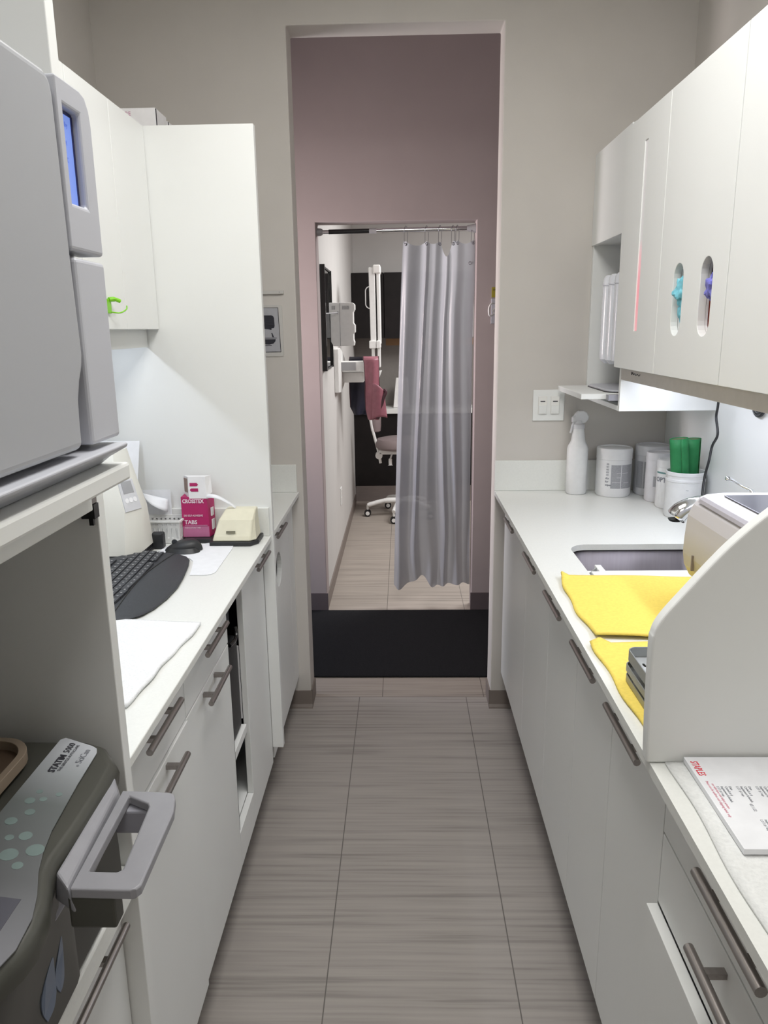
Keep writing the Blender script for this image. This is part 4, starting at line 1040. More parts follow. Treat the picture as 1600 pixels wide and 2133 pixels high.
c = (0.972, 2.724, ZC)
t = tub('white canister with a green stripe and bold lettering beside the open tub', c, 0.0495, 0.178, 0.028, 'canister', m_bottle, name='canister', group='canisters by the right wall')
b = B(); arc_patch(b, c, 0.0499, 180, 330, ZC+0.128, ZC+0.134)
lb = obj('label_stripe', b, m_teal, t)
obj('label_text', cyl_text('OPTIM', 0.024, c, 0.0499, 181, ZC+0.098, bold=0.0006), m_greyink, t)
c = (0.974, 2.588, ZC)
t = thing('open_tub', 'open white tub holding the green rolled sheets', 'tub', c)
R0 = 0.064
bb = B().lathe([(R0*0.95, 0), (R0, 0.006), (R0, 0.125), (R0*1.03, 0.127), (R0*1.03, 0.134), (R0, 0.136), (R0, 0.146), (R0*1.035, 0.148), (R0*1.035, 0.158), (R0*0.99, 0.160), (R0*0.96, 0.158), (R0*0.95, 0.01)], (c[0], c[1], c[2]+0.0004), 40)
obj('tub_body', bb, m_bottle, t, smooth=True)
obj('dash_mark', text_b('~', 0.014, lambda u, v, w: (c[0]-0.018+u, c[1]-math.sqrt(R0**2-(u-0.018)**2)-0.0004-w, ZC+0.098+v)), m_greyink, t)
# two green rolled sheets
def roll(lab, p0, p1, r, gap, twist):
    t = thing('green_roll', lab, 'roll', p0, 'green rolls in the open tub')
    p0, p1 = Vector(p0), Vector(p1)
    ax = (p1-p0).normalized(); a = ax.cross(Vector((0, 1, 0))).normalized(); b_ = ax.cross(a)
    def f(u, v, rr=r):
        ang = twist + gap + u*(2*PI*1.15-gap)
        q = rr*(1 - 0.16*u)
        h = p0.lerp(p1, v)
        return tuple(h + a*q*math.cos(ang)*1.15 + b_*q*math.sin(ang)*0.75)
    obj('sheet', B().grid(f, 30, 8), m_green, t, solid=0.0014, smooth=True)
    obj('lining', B().grid(lambda u, v: f(u, v*0.99, r*0.93), 30, 8), m_greenin, t, smooth=True)
roll('left green rolled sheet standing in the open white tub', (0.962, 2.575, ZC+0.014), (0.930, 2.562, ZC+0.275), 0.028, 0.6, 1.0)
roll('right green rolled sheet standing in the open white tub', (1.003, 2.612, ZC+0.014), (0.992, 2.590, ZC+0.270), 0.0215, 0.5, 2.2)

# cords on the right wall
cp = smooth_curve([(1.000, 2.433, 1.330), (1.0, 2.436, 1.29), (1.0, 2.441, 1.257), (1.0, 2.418, 1.206), (0.995, 2.44, 1.165), (0.985, 2.43, 1.12), (0.975, 2.43, 1.06), (0.962, 2.40, 0.99), (0.955, 2.36, 0.93), (0.96, 2.33, ZC+0.0045), (1.0, 2.28, ZC+0.0045)], 6)
tag(obj('power_cord', B().tube(cp, 0.0042, 8), m_black, smooth=True), 'black power cord hanging from under the wall cabinets to the counter', 'cord')
lpz = [(WX-0.014, 2.245+0.045*math.cos(2*PI*k/28), 1.335+0.052*math.sin(2*PI*k/28)) for k in range(29)]
lp2 = [(WX-0.022, 2.230+0.036*math.cos(2*PI*k/28+1), 1.338+0.044*math.sin(2*PI*k/28+1)) for k in range(29)]
tag(obj('coiled_cord', B().tube(lpz, 0.0045, 8).tube(lp2, 0.0045, 8), m_black, smooth=True), 'coiled black cord hung on the wall below the right wall cabinets', 'cord')

# near right: paper towel and label sheets
PT = [(0.388, 0.34), (0.96, 0.34), (0.96, 1.033), (0.396, 1.033)]
def ptf(u, v):
    a, b_, c, d = [Vector(p) for p in PT]
    p = (a*(1-u)+b_*u)*(1-v)+(d*(1-u)+c*u)*v
    return (p.x+0.0025*math.sin(v*17)*(1-u)**4, p.y, ZC+0.0026+0.0006*math.sin(u*11+v*5)*math.sin(v*13))
tag(obj('paper_towel', B().grid(ptf, 40, 50), m_ptowel, solid=0.0034, smooth=True), 'white textured paper towel under the label sheets on the near right counter', 'towel')
t = thing('label_sheet', 'stack of white printed label sheets lying on the near right counter', 'paper', (0.53, 0.93, ZC+0.005))
zp = ZC+0.0062
obj('sheets', bx(0.4195, 0.655, 0.823, 1.031, zp, zp+0.008), m_paper, t, bevel=0.0004)
zt2 = zp+0.0081
dp_ = lambda x0, y0: (lambda u, v, w: (x0 + v, y0 - u, zt2 + w))
obj('store_name', text_b('STAPLES', 0.0150, dp_(0.4245, 1.019), 0.0001, bold=0.0002, sx=0.68), m_red, t)
b = text_b('Please use for address and shipping labels only', 0.0055, dp_(0.4275, 0.968), 0.0001, sx=0.80)
text_b('use with laser and inkjet printers', 0.0055, dp_(0.4335, 0.962), 0.0001, b=b, sx=0.80)
obj('small_print', b, m_pinkink, t)
b = None
for i, xx in enumerate((0.441, 0.468, 0.495, 0.522, 0.549, 0.576)):
    for j, yy in enumerate((0.955, 0.881)):
        if i == 0 and j == 1: continue
        for k, tx in enumerate(('LOT # / exp', 'Implement & Initials', 'Cycle/Lot #', 'Date')):
            b = text_b(tx, 0.0052, dp_(xx-0.003+k*0.0056, yy), 0.0001, b=b, sx=0.88)
        if i > 0: b = text_b('07.11.22', 0.0060, dp_(xx-0.002, yy-0.040), 0.0001, b=b, sx=0.8)
obj('label_print', b, m_greyink, t)

# ---------------- right wall cabinets (measured against the end wall)
SCALE[0] = 1.0
RW = XR - 0.001
t = thing('dispenser_cabinet', 'white wall cabinet with an open niche and pull-out tray beside the light switch', 'cabinet', (0.85, 2.67, 1.28))
obj('side_panel', bx(0.690, RW, 2.882, 2.8995, 1.28, 2.13), m_white, t, bevel=0.001)
obj('side_panel', bx(0.690, RW, 2.440, 2.458, 1.28, 2.13), m_white, t, bevel=0.001)
obj('back_panel', bx(RW-0.012, RW, 2.4585, 2.8815, 1.28, 2.13), m_white, t)
obj('bottom_panel', bx(0.690, RW-0.0125, 2.4585, 2.8815, 1.28, 1.296), m_white, t, bevel=0.001)
obj('niche_top', bx(0.705, RW-0.0125, 2.4585, 2.8815, 1.828, 1.846), m_white, t)
obj('top_panel', bx(0.705, RW-0.0125, 2.4585, 2.8815, 2.113, 2.129), m_white, t)
obj('door', bx(0.686, 0.704, 2.4590, 2.8990, 1.826, 2.131), m_white, t, bevel=0.0015)
tr = obj('pull_out_tray', bx(0.580, 0.93, 2.492, 2.868, 1.314, 1.332), m_white, t, bevel=0.002)
obj('tray_slide', bx(0.66, 0.92, 2.4592, 2.4905, 1.312, 1.330), m_greyd, tr)
obj('tray_slide', bx(0.66, 0.92, 2.8695, 2.8812, 1.312, 1.330), m_greyd, tr)
t = thing('base_plate', 'flat grey plate with rounded corners lying on the pull-out tray', 'plate', (0.80, 2.67, 1.3325))
obj('plate', B().prism(rrect(0.675, 0.915, 2.515, 2.83, 0.05, 6), 'z', 1.3328, 1.341), m_greyl, t, bevel=0.002)
obj('plate_edge', B().prism(rrect(0.671, 0.919, 2.511, 2.834, 0.052, 6), 'z', 1.3324, 1.3352), m_black, t)
DL = ['front-row', 'second', 'third', 'rearmost']
for k in range(4):
    yy = 2.520 + k*0.075
    lab = ['frosted ribbed tube dispenser in the niche nearest the next cabinet', 'frosted tube dispenser second from the next cabinet in the niche', 'frosted tube dispenser third from the next cabinet in the niche', 'frosted tube dispenser in the niche nearest the end wall'][k]
    t = thing('tube_dispenser', lab, 'dispenser', (0.735, yy, 1.40), 'frosted tube dispensers in the wall cabinet niche')
    obj('tube', B().lathe([(0.020, 1.418-1.40), (0.034, 1.432-1.40), (0.0355, 1.45-1.40), (0.0355, 1.69-1.40), (0.034, 1.705-1.40), (0.026, 1.715-1.40)], (0.732, yy, 1.40), 24), m_clear, t, smooth=True)
    obj('clip_ring', B().tube([(0.732+0.0365*math.cos(a_), yy+0.0365*math.sin(a_), 1.683+0.004*math.sin(a_)) for a_ in [math.pi*0.6+q*0.12 for q in range(20)]], 0.0013, 6), m_greyl, t, smooth=True)
    obj('back_bracket', bx(0.768, 0.80, yy-0.018, yy+0.018, 1.44, 1.70), m_greyl, t)
tag(obj('niche_rail', bx(0.80, RW-0.0125, 2.50, 2.80, 1.44, 1.70), m_greyl), 'pale grey mounting block behind the frosted tubes in the niche', 'bracket')

XD = 0.665
units = [('white wall cabinet door with a narrow pink-lit slot next to the niche', 2.057, 2.4385), ('white wall cabinet door with two oval glove slots', 1.632, 2.055), ('plain white wall cabinet at the near right', 1.02, 1.630)]
for k, (lab, y0, y1) in enumerate(units):
    t = thing('wall_cabinet', lab, 'cabinet', (0.84, (y0+y1)/2, 1.385), 'wall cabinets on the right')
    obj('carcass', B().box(XD+0.020, RW, y0, y0+0.016, 1.43, 2.10).box(XD+0.020, RW, y1-0.016, y1, 1.43, 2.10).box(XD+0.020, RW, y0+0.016, y1-0.016, 1.43, 1.446).box(XD+0.020, RW, y0+0.016, y1-0.016, 2.084, 2.10).box(RW-0.01, RW, y0+0.016, y1-0.016, 1.446, 2.084), m_white, t)
    out = [(y0+0.001, 1.420), (y1-0.001, 1.420), (y1-0.001, 2.107), (y0+0.001, 2.107)]
    holes = []
    if k == 0: holes = [list(reversed([(2.225, 1.53), (2.254, 1.53), (2.254, 2.035), (2.225, 2.035)]))]
    if k == 1: holes = [list(reversed(oval(1.884, 1.950, 1.520, 1.690))), list(reversed(oval(1.708, 1.776, 1.520, 1.690)))]
    d = obj('door', slab(out, holes, 0.018, lambda u, v, w: (XD+w, u, v)), m_white, t, bevel=0.0012)
    if k == 0: 
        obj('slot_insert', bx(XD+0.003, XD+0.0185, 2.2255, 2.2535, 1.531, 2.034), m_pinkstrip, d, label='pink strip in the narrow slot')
    if k == 1:
        for c0, c1 in ((1.884, 1.950), (1.708, 1.776)):
            o_ = oval(c0-0.0025, c1+0.0025, 1.5175, 1.6925); i_ = oval(c0+0.0002, c1-0.0002, 1.5202, 1.6898)
            obj('slot_sleeve', slab(o_, [list(reversed(i_))], 0.005, lambda u, v, w: (XD+0.0185+w, u, v)), m_white, d)
    if k == 2: pass
tag(obj('light_valance', bx(0.690, 0.708, 1.02, 2.4385, 1.380, 1.4195), mat('valance_beige', (0.60, 0.57, 0.53), 0.5), bevel=0.001), 'beige light valance running under the right wall cabinet doors', 'valance')
sq = smooth_curve([(0.6895, 2.33, 1.410), (0.6895, 2.325, 1.402), (0.6895, 2.318, 1.409), (0.6895, 2.308, 1.403), (0.6895, 2.296, 1.407), (0.6895, 2.285, 1.402), (0.6895, 2.27, 1.406), (0.6895, 2.255, 1.402), (0.6895, 2.245, 1.407)], 4)
tag(obj('pen_mark', B().tube(sq, 0.0011, 5), m_ink), 'small black handwritten mark on the beige valance', 'mark')
# glove boxes behind the oval slots
def crumple(b, c, rx, ry, rz, seed, n=18):
    rnd = random.Random(seed); ph = [rnd.uniform(0, 6.28) for _ in range(8)]
    def f(u, v):
        a = 2*PI*u; e = PI*(v-0.5)
        q = 1 + 0.12*math.sin(3*a+ph[0]+2*e) + 0.12*math.sin(6*e+ph[1]+a) + 0.10*math.sin(7*a+ph[2]-4*e) + 0.08*math.sin(9*e+5*a+ph[3])
        return (c[0]+rx*q*math.cos(e)*math.cos(a), c[1]+ry*q*math.cos(e)*math.sin(a), c[2]+rz*q*math.sin(e))
    return b.grid(f, n*2, n)
t = thing('glove_box', 'box of cyan gloves with one pulled through the left oval slot', 'box', (0.80, 1.917, 1.447))
obj('glove_box_body', bx(XD+0.026, 0.93, 1.862, 1.972, 1.4465, 1.72), m_card, t)
obj('glove', crumple(B(), (XD+0.016, 1.918, 1.624), 0.020, 0.024, 0.030, 2), m_cyan, t, smooth=True, label='crumpled cyan glove')
obj('glove_cuff', crumple(B(), (XD+0.020, 1.912, 1.586), 0.014, 0.019, 0.038, 4), m_cyan, t, smooth=True)
t = thing('glove_box', 'dark box of violet gloves with one showing in the right oval slot', 'box', (0.80, 1.742, 1.447))
obj('glove_box_body', bx(XD+0.026, 0.93, 1.690, 1.800, 1.4465, 1.72), m_darkbox, t)
obj('box_front', bx(XD+0.0247, XD+0.0258, 1.700, 1.790, 1.52, 1.62), m_redbox, t)
obj('glove', crumple(B(), (XD+0.014, 1.738, 1.625), 0.015, 0.020, 0.024, 9), m_purple, t, smooth=True, label='crumpled violet glove')
obj('glove', crumple(B(), (XD+0.020, 1.728, 1.545), 0.009, 0.012, 0.018, 11), m_purple, t, smooth=True)

# ================================================================== HALL AND FAR ROOM
tag(obj('floor_mat', bx(-0.95, 0.95, 3.172, 4.006, 0.0006, 0.010), m_rug, bevel=0.003), 'black carpet runner lying across the hall', 'rug')
# switch on the inner wall with yellow sticker
t = thing('light_switch', 'small light switch with a yellow sticker on the mauve wall', 'switch', (0.49, 4.015, 1.56))
obj('plate', bx(0.455, 0.53, 4.013, 4.0195, 1.565, 1.690), mat('switch_grey', (0.42, 0.42, 0.46), 0.4), t, bevel=0.002)
obj('hook_wire', B().tube(smooth_curve([(0.480, 4.010, 1.66), (0.456, 4.0, 1.665), (0.441, 3.992, 1.64), (0.446, 3.995, 1.605), (0.468, 4.005, 1.612)]), 0.004, 8).tube(smooth_curve([(0.485, 4.010, 1.645), (0.463, 4.0, 1.63), (0.473, 4.0, 1.615)]), 0.0035, 8), m_medwhite, t, smooth=True)
obj('sticker', bx(0.457, 0.525, 4.0165, 4.0198, 1.695, 1.745), m_yellowlab, t)
obj('sticker_text', text_b('OFF', 0.012, lambda u, v, w: (0.462+u, 4.0163-w, 1.728+v)), m_ink, t)
# curtain rod
t = thing('curtain_rod', 'chrome tension rod across the top of the far doorway', 'rod', (-0.03, 4.08, 2.03))
RY = 4.08
obj('rod', B().tube([(IX0+0.001, RY, 2.030), (-0.10, RY, 2.033)], 0.0095, 14).tube([(-0.10, RY, 2.033), (IX1-0.001, RY, 2.037)], 0.0120, 14), m_chrome, t, smooth=True)
obj('dark_sleeve', B().tube([(-0.372, RY, 2.0305), (-0.165, RY, 2.0325)], 0.0115, 14), m_blackgloss, t, smooth=True)
obj('joint_collar', B().tube([(-0.165, RY, 2.0325), (-0.128, RY, 2.0328)], 0.0135, 14), m_medgrey, t, smooth=True)
obj('end_cap', B().lathe([(0.020, 0.0005), (0.018, 0.02), (0.0135, 0.03)], (IX0, RY, 2.030), 16, 'x'), m_medgrey, t, smooth=True)
obj('end_cap', B().lathe([(0.0135, -0.045), (0.017, -0.03), (0.022, -0.0005)], (IX1, RY, 2.037), 16, 'x'), m_medgrey, t, smooth=True)
# curtain
hx = [0.022, 0.128, 0.196, 0.262, 0.284, 0.362]
def top_z(x):
    best = 0
    for a, c in zip(hx, hx[1:]):
        if a <= x <= c:
            g = c-a; q = (x-a)/g
            d_ = 4*q*(1-q)
            if abs(a-0.196) < 1e-6: return 1.978 - 0.075*d_**1.5
            return 1.980 - min(0.020, g*0.20)*d_
    return 1.980
FOLD = [(0.00, 0.012), (0.07, -0.022), (0.24, 0.030), (0.33, -0.030), (0.38, 0.004), (0.47, -0.012), (0.58, 0.030), (0.66, -0.034), (0.71, -0.006), (0.80, -0.030), (0.90, 0.020), (1.0, -0.004)]
def fold(u):
    for (a, p), (c, q) in zip(FOLD, FOLD[1:]):
        if a <= u <= c:
            s_ = (u-a)/(c-a); s_ = s_*s_*(3-2*s_)
            return p+(q-p)*s_
    return 0
def cur(u, v):
    xt = 0.008 + 0.362*u
    zt_ = top_z(xt)
    lowl = -0.058
    xl = 0.008 + (lowl-0.008)*(v**0.8)
    xr = 0.372 - 0.004*math.sin(v*3)
    if v < 0.18: xr += 0.006*math.sin(PI*v/0.18)
    uu = u + 0.055*math.sin(v*2.6+0.4)*math.sin(PI*u) - 0.035*math.sin(v*4.3+1)*math.sin(2*PI*u)
    x = xl + (xr-xl)*u
    zb_ = 0.125 + 0.055*math.exp(-((u-0.36)/0.09)**2) - 0.02*math.exp(-((u-0.09)/0.07)**2) + 0.012*math.sin(u*9)
    z = zt_ + (zb_-zt_)*v
    amp = 0.40 + 0.95*min(1, v*1.4)*(0.75+0.35*math.sin(u*7+v*2.2))
    y = RY + 0.012 + amp*fold(min(1, max(0, uu))) + 0.010*math.sin(v*4+u*5)
    if v > 0.72:
        k = (v-0.72)/0.28
        y += 0.022*k*math.sin(u*16+v*9) 
        x += 0.012*k*math.sin(u*11+v*10)*math.sin(PI*u)
    return (min(x, IX1-0.002), y, z)
t = thing('shower_curtain', 'frosted white vinyl curtain half closing the far doorway', 'curtain', (0.18, RY+0.012, 0.12))
obj('curtain_sheet', B().grid(cur, 140, 90), m_curtain, t, smooth=True)
for k, u in enumerate([(x-0.008)/0.362 for x in hx]):
    p = cur(u, 0.008)
    obj('eyelet', B().tube([(p[0]+0.0062*math.cos(q*PI/9), p[1]-0.004, p[2]+0.0062*math.sin(q*PI/9)) for q in range(19)], 0.0016, 6), m_ring, t)
p = cur(0.93, 0.055)
obj('eyelet', B().tube([(p[0]+0.0068*math.cos(q*PI/9), p[1]-0.006, p[2]+0.0068*math.sin(q*PI/9)) for q in range(19)], 0.0017, 6), m_ring, t)
for k, x in enumerate(hx):
    u = (x-0.008)/0.362; p = cur(u, 0.008); ztop_ = 2.036
    w = 0.009
    ring = [(x-w, RY-0.004, p[2]+0.004), (x-w*1.0, RY-0.014, ztop_-0.02), (x-w*0.8, RY-0.013, ztop_+0.004), (x, RY, ztop_+0.017), (x+w*0.8, RY+0.013, ztop_+0.004), (x+w, RY+0.012, ztop_-0.02), (x+w*0.8, RY+0.004, p[2]+0.012), (x, p[1]-0.004, p[2]-0.003)]
    ords = ['leftmost', 'second from the left', 'third from the left', 'fourth from the left', 'fifth from the left', 'rightmost']
    tag(obj('curtain_hook', B().tube(smooth_curve(ring, 4), 0.0013, 6), m_ring, smooth=True), 'thin wire curtain hook on the tension rod, %s of six' % ords[k], 'hook', 'wire hooks of the curtain')

# mirror on the side wall
WXO = IX0 - 0.004
t = thing('wall_mirror', 'dark framed mirror on the far room side wall', 'mirror', (WXO+0.01, 4.44, 1.32))
obj('frame', B().box(WXO+0.0005, WXO+0.026, 4.195, 4.225, 1.325, 1.885).box(WXO+0.0005, WXO+0.016, 4.70, 4.71, 1.325, 1.885).box(WXO+0.0005, WXO+0.012, 4.225, 4.70, 1.325, 1.335).box(WXO+0.0005, WXO+0.012, 4.225, 4.70, 1.875, 1.885), m_blackgloss, t)
obj('mirror_glass', bx(WXO+0.0005, WXO+0.006, 4.225, 4.70, 1.335, 1.875), m_mirror, t)
# x-ray control box on its wall arm
t = thing('xray_control_box', 'white vented control box mounted on the far room side wall', 'control box', (-0.345, 4.45, 1.43))
bp_ = [(-0.405, 1.478), (-0.390, 1.453), (-0.377, 1.453), (-0.275, 1.455), (-0.272, 1.475), (-0.277, 1.49), (-0.277, 1.522), (-0.268, 1.530), (-0.268, 1.570), (-0.277, 1.582), (-0.277, 1.640), (-0.268, 1.655), (-0.268, 1.682), (-0.278, 1.692), (-0.411, 1.693), (-0.412, 1.640), (-0.405, 1.630)]
obj('housing', B().prism(bp_, 'y', 4.40, 4.50), m_medwhite, t, bevel=0.003)
obj('seam', bx(-0.3530, -0.3505, 4.3988, 4.3999, 1.455, 1.690), m_medgrey, t)
for x0, n in ((-0.397, 4), (-0.338, 8)):
    b = B()
    for i in range(n):
        for j in range(4): b.box(x0+i*0.0052, x0+i*0.0052+0.0036, 4.3985, 4.3999, 1.656+j*0.0052, 1.656+j*0.0052+0.0036)
    obj('vent', b, m_medgrey, t)
obj('wall_bracket', B().tube([(WXO+0.002, 4.30, 1.631), (-0.42, 4.32, 1.632), (-0.362, 4.385, 1.636), (-0.362, 4.398, 1.643)], 0.004, 6).box(WXO+0.0005, -0.412, 4.42, 4.48, 1.50, 1.64), m_medgrey, t)
# articulated x-ray arm with its wall plate
t = thing('xray_machine', 'white folding x-ray arm on a wall plate in the far room', 'x-ray arm', (-0.3, 5.2, 1.2))
wp = [(4.90, 1.425), (4.90, 1.150), (5.05, 1.140), (5.30, 1.165), (5.62, 1.24), (5.65, 1.30), (5.25, 1.40), (5.05, 1.43)]
obj('wall_plate', B().prism(wp, 'x', WXO+0.0005, WXO+0.03), m_medwhite, t, bevel=0.004)
obj('bracket_block', bx(WXO+0.031, -0.265, 5.20, 5.36, 1.195, 1.262), m_medwhite, t, bevel=0.003)
obj('swing_bar', bx(WXO+0.031, -0.195, 5.12, 5.24, 1.272, 1.338), m_medwhite, t, bevel=0.004)
obj('bar_end', bx(-0.405, -0.312, 5.114, 5.1195, 1.280, 1.333), m_medgrey, t)
rot = lambda u, v, w: (-0.198+u+ (v-1.40)*-0.012, 5.30+w, v)
obj('folded_arm', B().loft([[(-0.214, 5.25, 1.445), (-0.176, 5.25, 1.445), (-0.176, 5.40, 1.445), (-0.214, 5.40, 1.445)], [(-0.222, 5.25, 1.945), (-0.180, 5.25, 1.945), (-0.180, 5.40, 1.945), (-0.222, 5.40, 1.945)]]), m_medwhite, t, bevel=0.005)
obj('folded_arm', B().loft([[(-0.166, 5.25, 1.445), (-0.144, 5.25, 1.445), (-0.144, 5.40, 1.445), (-0.166, 5.40, 1.445)], [(-0.171, 5.25, 1.935), (-0.148, 5.25, 1.935), (-0.148, 5.40, 1.935), (-0.171, 5.40, 1.935)]]), m_medwhite, t, bevel=0.005)
obj('arm_cap', bx(-0.192, -0.143, 5.24, 5.41, 1.905, 1.960), m_edge, t, bevel=0.008, seg=3)
obj('arm_joint', B().box(-0.224, -0.179, 5.235, 5.415, 1.418, 1.470).box(-0.176, -0.148, 5.235, 5.415, 1.418, 1.470), m_medwhite, t, bevel=0.005)
obj('arm_foot', B().box(-0.210, -0.188, 5.27, 5.38, 1.339, 1.417).box(-0.170, -0.150, 5.27, 5.38, 1.29, 1.417), m_medwhite, t, bevel=0.003)
obj('x_ray_head', B().loft([[(-0.172, 5.28, 1.262), (-0.143, 5.28, 1.265), (-0.143, 5.37, 1.265), (-0.172, 5.37, 1.262)], [(-0.178, 5.27, 1.20), (-0.170, 5.27, 1.195), (-0.170, 5.38, 1.195), (-0.178, 5.38, 1.20)]]), m_medwhite, t)
# aprons hanging over the bar
def apron(name, lab, m, xs, seed, y):
    t = thing(name, lab, 'apron', (xs[0][0], y, xs[-1][2]), 'lead aprons on the x-ray arm')
    rnd = random.Random(seed)
    n = len(xs)-1
    def f(u, v):
        k = min(n-1, int(v*n)); s_ = v*n-k
        l = xs[k][0]+(xs[k+1][0]-xs[k][0])*s_; r = xs[k][1]+(xs[k+1][1]-xs[k][1])*s_; z = xs[k][2]+(xs[k+1][2]-xs[k][2])*s_
        yy = y - 0.02*math.sin(PI*u) - 0.016*math.sin(u*9+v*6)*v
        if v < 0.08: yy += 0.05*(1-v/0.08)
        return (l+(r-l)*u, yy, z)
    o = obj('panel', B().grid(f, 24, 40), m, t, solid=0.006, smooth=True)
    for side in (0, 1):
        obj('piping', B().tube([f(side, k/40) for k in range(41)], 0.004, 6), m_maroon, t)
    return t, f
t, f = apron('lead_apron', 'rose pink lead apron hanging from the white arm in the far room', m_rose,
      [(-0.262, -0.160, 1.368), (-0.252, -0.158, 1.33), (-0.248, -0.158, 1.20), (-0.252, -0.147, 1.12), (-0.248, -0.130, 1.02), (-0.232, -0.165, 0.955)], 2, 5.088)
obj('lower_flap', B().grid(lambda u, v: (-0.20+0.075*u+0.03*v*(u-0.3), 5.045-0.02*math.sin(PI*u), 1.20-0.05*u*u-0.24*v+0.06*u*v), 12, 14), m_rose, t, solid=0.005, smooth=True)
obj('dark_strap', B().tube(smooth_curve([(-0.125, 5.05, 1.155), (-0.112, 5.04, 1.140), (-0.128, 5.035, 1.10), (-0.15, 5.035, 1.02), (-0.17, 5.04, 0.965)]), 0.011, 6), m_maroon, t, smooth=True)
t, f = apron('lead_apron', 'dark navy lead apron hanging beside the rose one in the far room', m_navy,
      [(-0.372, -0.255, 1.355), (-0.374, -0.245, 1.30), (-0.374, -0.245, 1.10), (-0.372, -0.240, 1.01), (-0.345, -0.245, 0.955)], 6, 5.40)

# dental stool
SY = 6.25
t = thing('dental_stool', 'white operator stool with taupe vinyl seat in the far room', 'stool', (-0.05, SY, 0))
obj('seat', B().lathe([(0.16, 0.0), (0.185, 0.02), (0.188, 0.05), (0.17, 0.085), (0.10, 0.10), (0.03, 0.102)], (-0.045, SY, 0.575), 32), m_taupevinyl, t, smooth=True)
obj('seat_plate', bx(-0.20, 0.06, SY-0.06, SY+0.06, 0.535, 0.574), m_medwhite, t, bevel=0.008)
obj('back_post', B().tube(smooth_curve([(-0.188, SY-0.03, 0.46), (-0.205, SY-0.03, 0.56), (-0.25, SY-0.03, 0.74), (-0.272, SY-0.03, 0.86)]), 0.012, 10), m_medwhite, t, smooth=True)
obj('post_knob', B().lathe([(0.028, -0.06), (0.03, -0.05), (0.03, 0.02)], (-0.200, SY, 0.525), 18, 'y').lathe([(0.01, -0.062), (0.01, -0.05)], (-0.2, SY, 0.525), 10, 'y'), m_medwhite, t, smooth=True)
obj('backrest', B().lathe([(0.02, -0.055), (0.04, -0.045), (0.045, 0.0), (0.045, 0.06), (0.035, 0.11), (0.015, 0.12)], (-0.225, SY, 0.77), 20), m_taupevinyl, t, smooth=True)
obj('lever', B().tube(smooth_curve([(-0.09, SY-0.05, 0.545), (-0.105, SY-0.08, 0.50), (-0.105, SY-0.09, 0.45)]), [0.007]*8+[0.014]*8+[0.022], 10), m_medwhite, t, smooth=True)
obj('gas_column', B().lathe([(0.026, 0.10), (0.026, 0.30), (0.018, 0.30), (0.018, 0.535)], (-0.02, SY, 0), 18), m_chrome, t, smooth=True)
for k in range(5):
    a = math.radians(186 + 72*k)
    ex, ey = -0.02+0.285*math.cos(a), SY+0.285*math.sin(a)
    L_ = obj('leg', B().tube(smooth_curve([(-0.02, SY, 0.135), ((ex-0.02)/2, (ey+SY)/2, 0.135), (ex, ey, 0.10)], 6), [0.024]*6+[0.019]*6+[0.015], 10), m_medwhite, t, smooth=True)
    b = B()
    for s_ in (-1, 1): b.lathe([(0.027, -0.008), (0.0295, 0), (0.027, 0.008)], (ex+0.012*s_*math.sin(a)*0, ey+0.0, 0.0298), 20, 'y') if s_ < 0 else b.lathe([(0.027, -0.008), (0.0295, 0), (0.027, 0.008)], (ex, ey+0.028, 0.0298), 20, 'y')
    cst = obj('caster', b, m_blackgloss, L_, smooth=True)
    obj('hub_cap', B().lathe([(0.017, -0.0095), (0.017, -0.0082)], (ex, ey, 0.0298), 16, 'y').lathe([(0.010, 0.03), (0.010, 0.07)], (ex, ey+0.014, 0.03), 10), m_medwhite, L_)

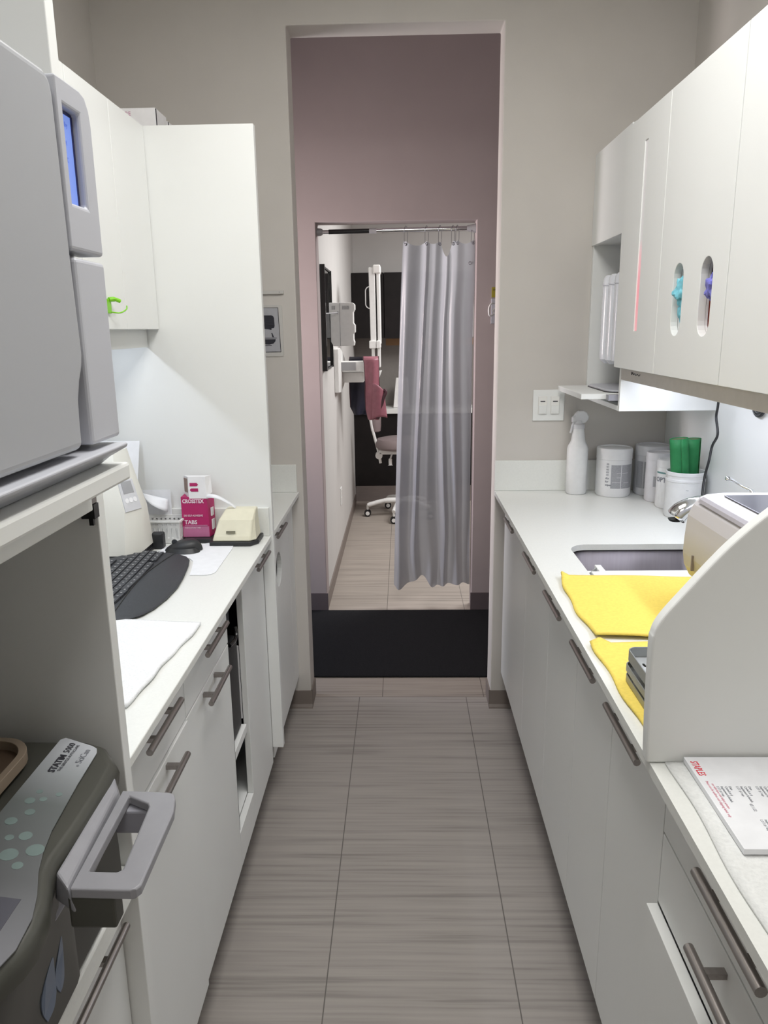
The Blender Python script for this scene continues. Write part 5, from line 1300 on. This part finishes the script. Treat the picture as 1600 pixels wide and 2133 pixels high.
# far cabinets
FX1 = 1.6
for k, (x0, x1, lab) in enumerate(((WXO+0.003, -0.157, 'dark wall cabinet at the left of the far room end wall'), (-0.154, 0.22, 'dark wall cabinet right of the leftmost one on the far end wall'), (0.223, 0.60, 'dark wall cabinet behind the curtain on the far end wall'))):
    t = thing('wall_cabinet', lab, 'cabinet', ((x0+x1)/2, 6.9, 1.469), 'dark wall cabinets in the far room')
    obj('carcass', bx(x0, x1, 6.772, 7.049, 1.469, 2.015), m_espresso, t)
    d = obj('door', bx(x0+0.001, x1-0.001, 6.75, 6.770, 1.469, 2.015), m_espresso, t, bevel=0.001)
    if k == 0:
        o_ = oval(-0.318, -0.235, 1.715, 1.905); i_ = oval(-0.309, -0.244, 1.724, 1.896)
        obj('handle_ring', slab(o_, [list(reversed(i_))], 0.008, lambda u, v, w: (u, 6.741+w, v)), m_medwhite, d, bevel=0.002)
t = thing('base_cabinet', 'dark base cabinet with steel kick plate in the far room', 'cabinet', (0.6, 6.9, 0))
obj('carcass', bx(WXO+0.003, FX1, 6.765, 7.049, 0.155, 0.812), m_espresso, t)
obj('kick_plate', bx(WXO+0.003, FX1, 6.81, 6.82, 0.0005, 0.154), m_kicksteel, t)
tag(obj('countertop', bx(WXO+0.003, FX1, 6.735, 7.049, 0.8125, 0.857), m_counter, bevel=0.002), 'white countertop on the dark cabinet in the far room', 'countertop')
t = thing('splash_panel', 'grey tiled splash with a tan strip above the far room counter', 'panel', (0.4, 7.04, 0.86))
obj('tiles', bx(WXO+0.003, FX1, 7.035, 7.0495, 0.8575, 1.4685), m_tilegrey, t)
obj('tan_strip', bx(-0.15, FX1, 7.0305, 7.0345, 1.40, 1.46), m_woodtan, t)
t = thing('phone_base', 'white upright device standing on the far room counter beside the curtain', 'device', (-0.02, 6.86, 0.858))
obj('device_body', B().loft([[(-0.085, 6.82, 0.8585), (0.06, 6.82, 0.8585), (0.06, 6.92, 0.8585), (-0.085, 6.92, 0.8585)], [(-0.060, 6.86, 1.12), (0.05, 6.86, 1.12), (0.05, 6.90, 1.12), (-0.060, 6.90, 1.12)]]), m_medwhite, t, bevel=0.006)
obj('side_stripe', B().loft([[(-0.040, 6.8185, 0.90), (-0.01, 6.8185, 0.90), (-0.01, 6.858, 1.09), (-0.030, 6.858, 1.09)], [(-0.040, 6.816, 0.90), (-0.01, 6.816, 0.90), (-0.01, 6.856, 1.09), (-0.030, 6.856, 1.09)]]), m_medgrey, t)
t = thing('wall_outlet', 'white electrical outlet low on the far room side wall', 'outlet', (WXO+0.002, 5.15, 0.355))
obj('plate', bx(WXO+0.0005, WXO+0.007, 5.105, 5.185, 0.358, 0.478), m_white, t, bevel=0.001)
for z_ in (0.372, 0.428): obj('socket', bx(WXO+0.0071, WXO+0.009, 5.128, 5.162, z_, z_+0.036), m_edge, t)
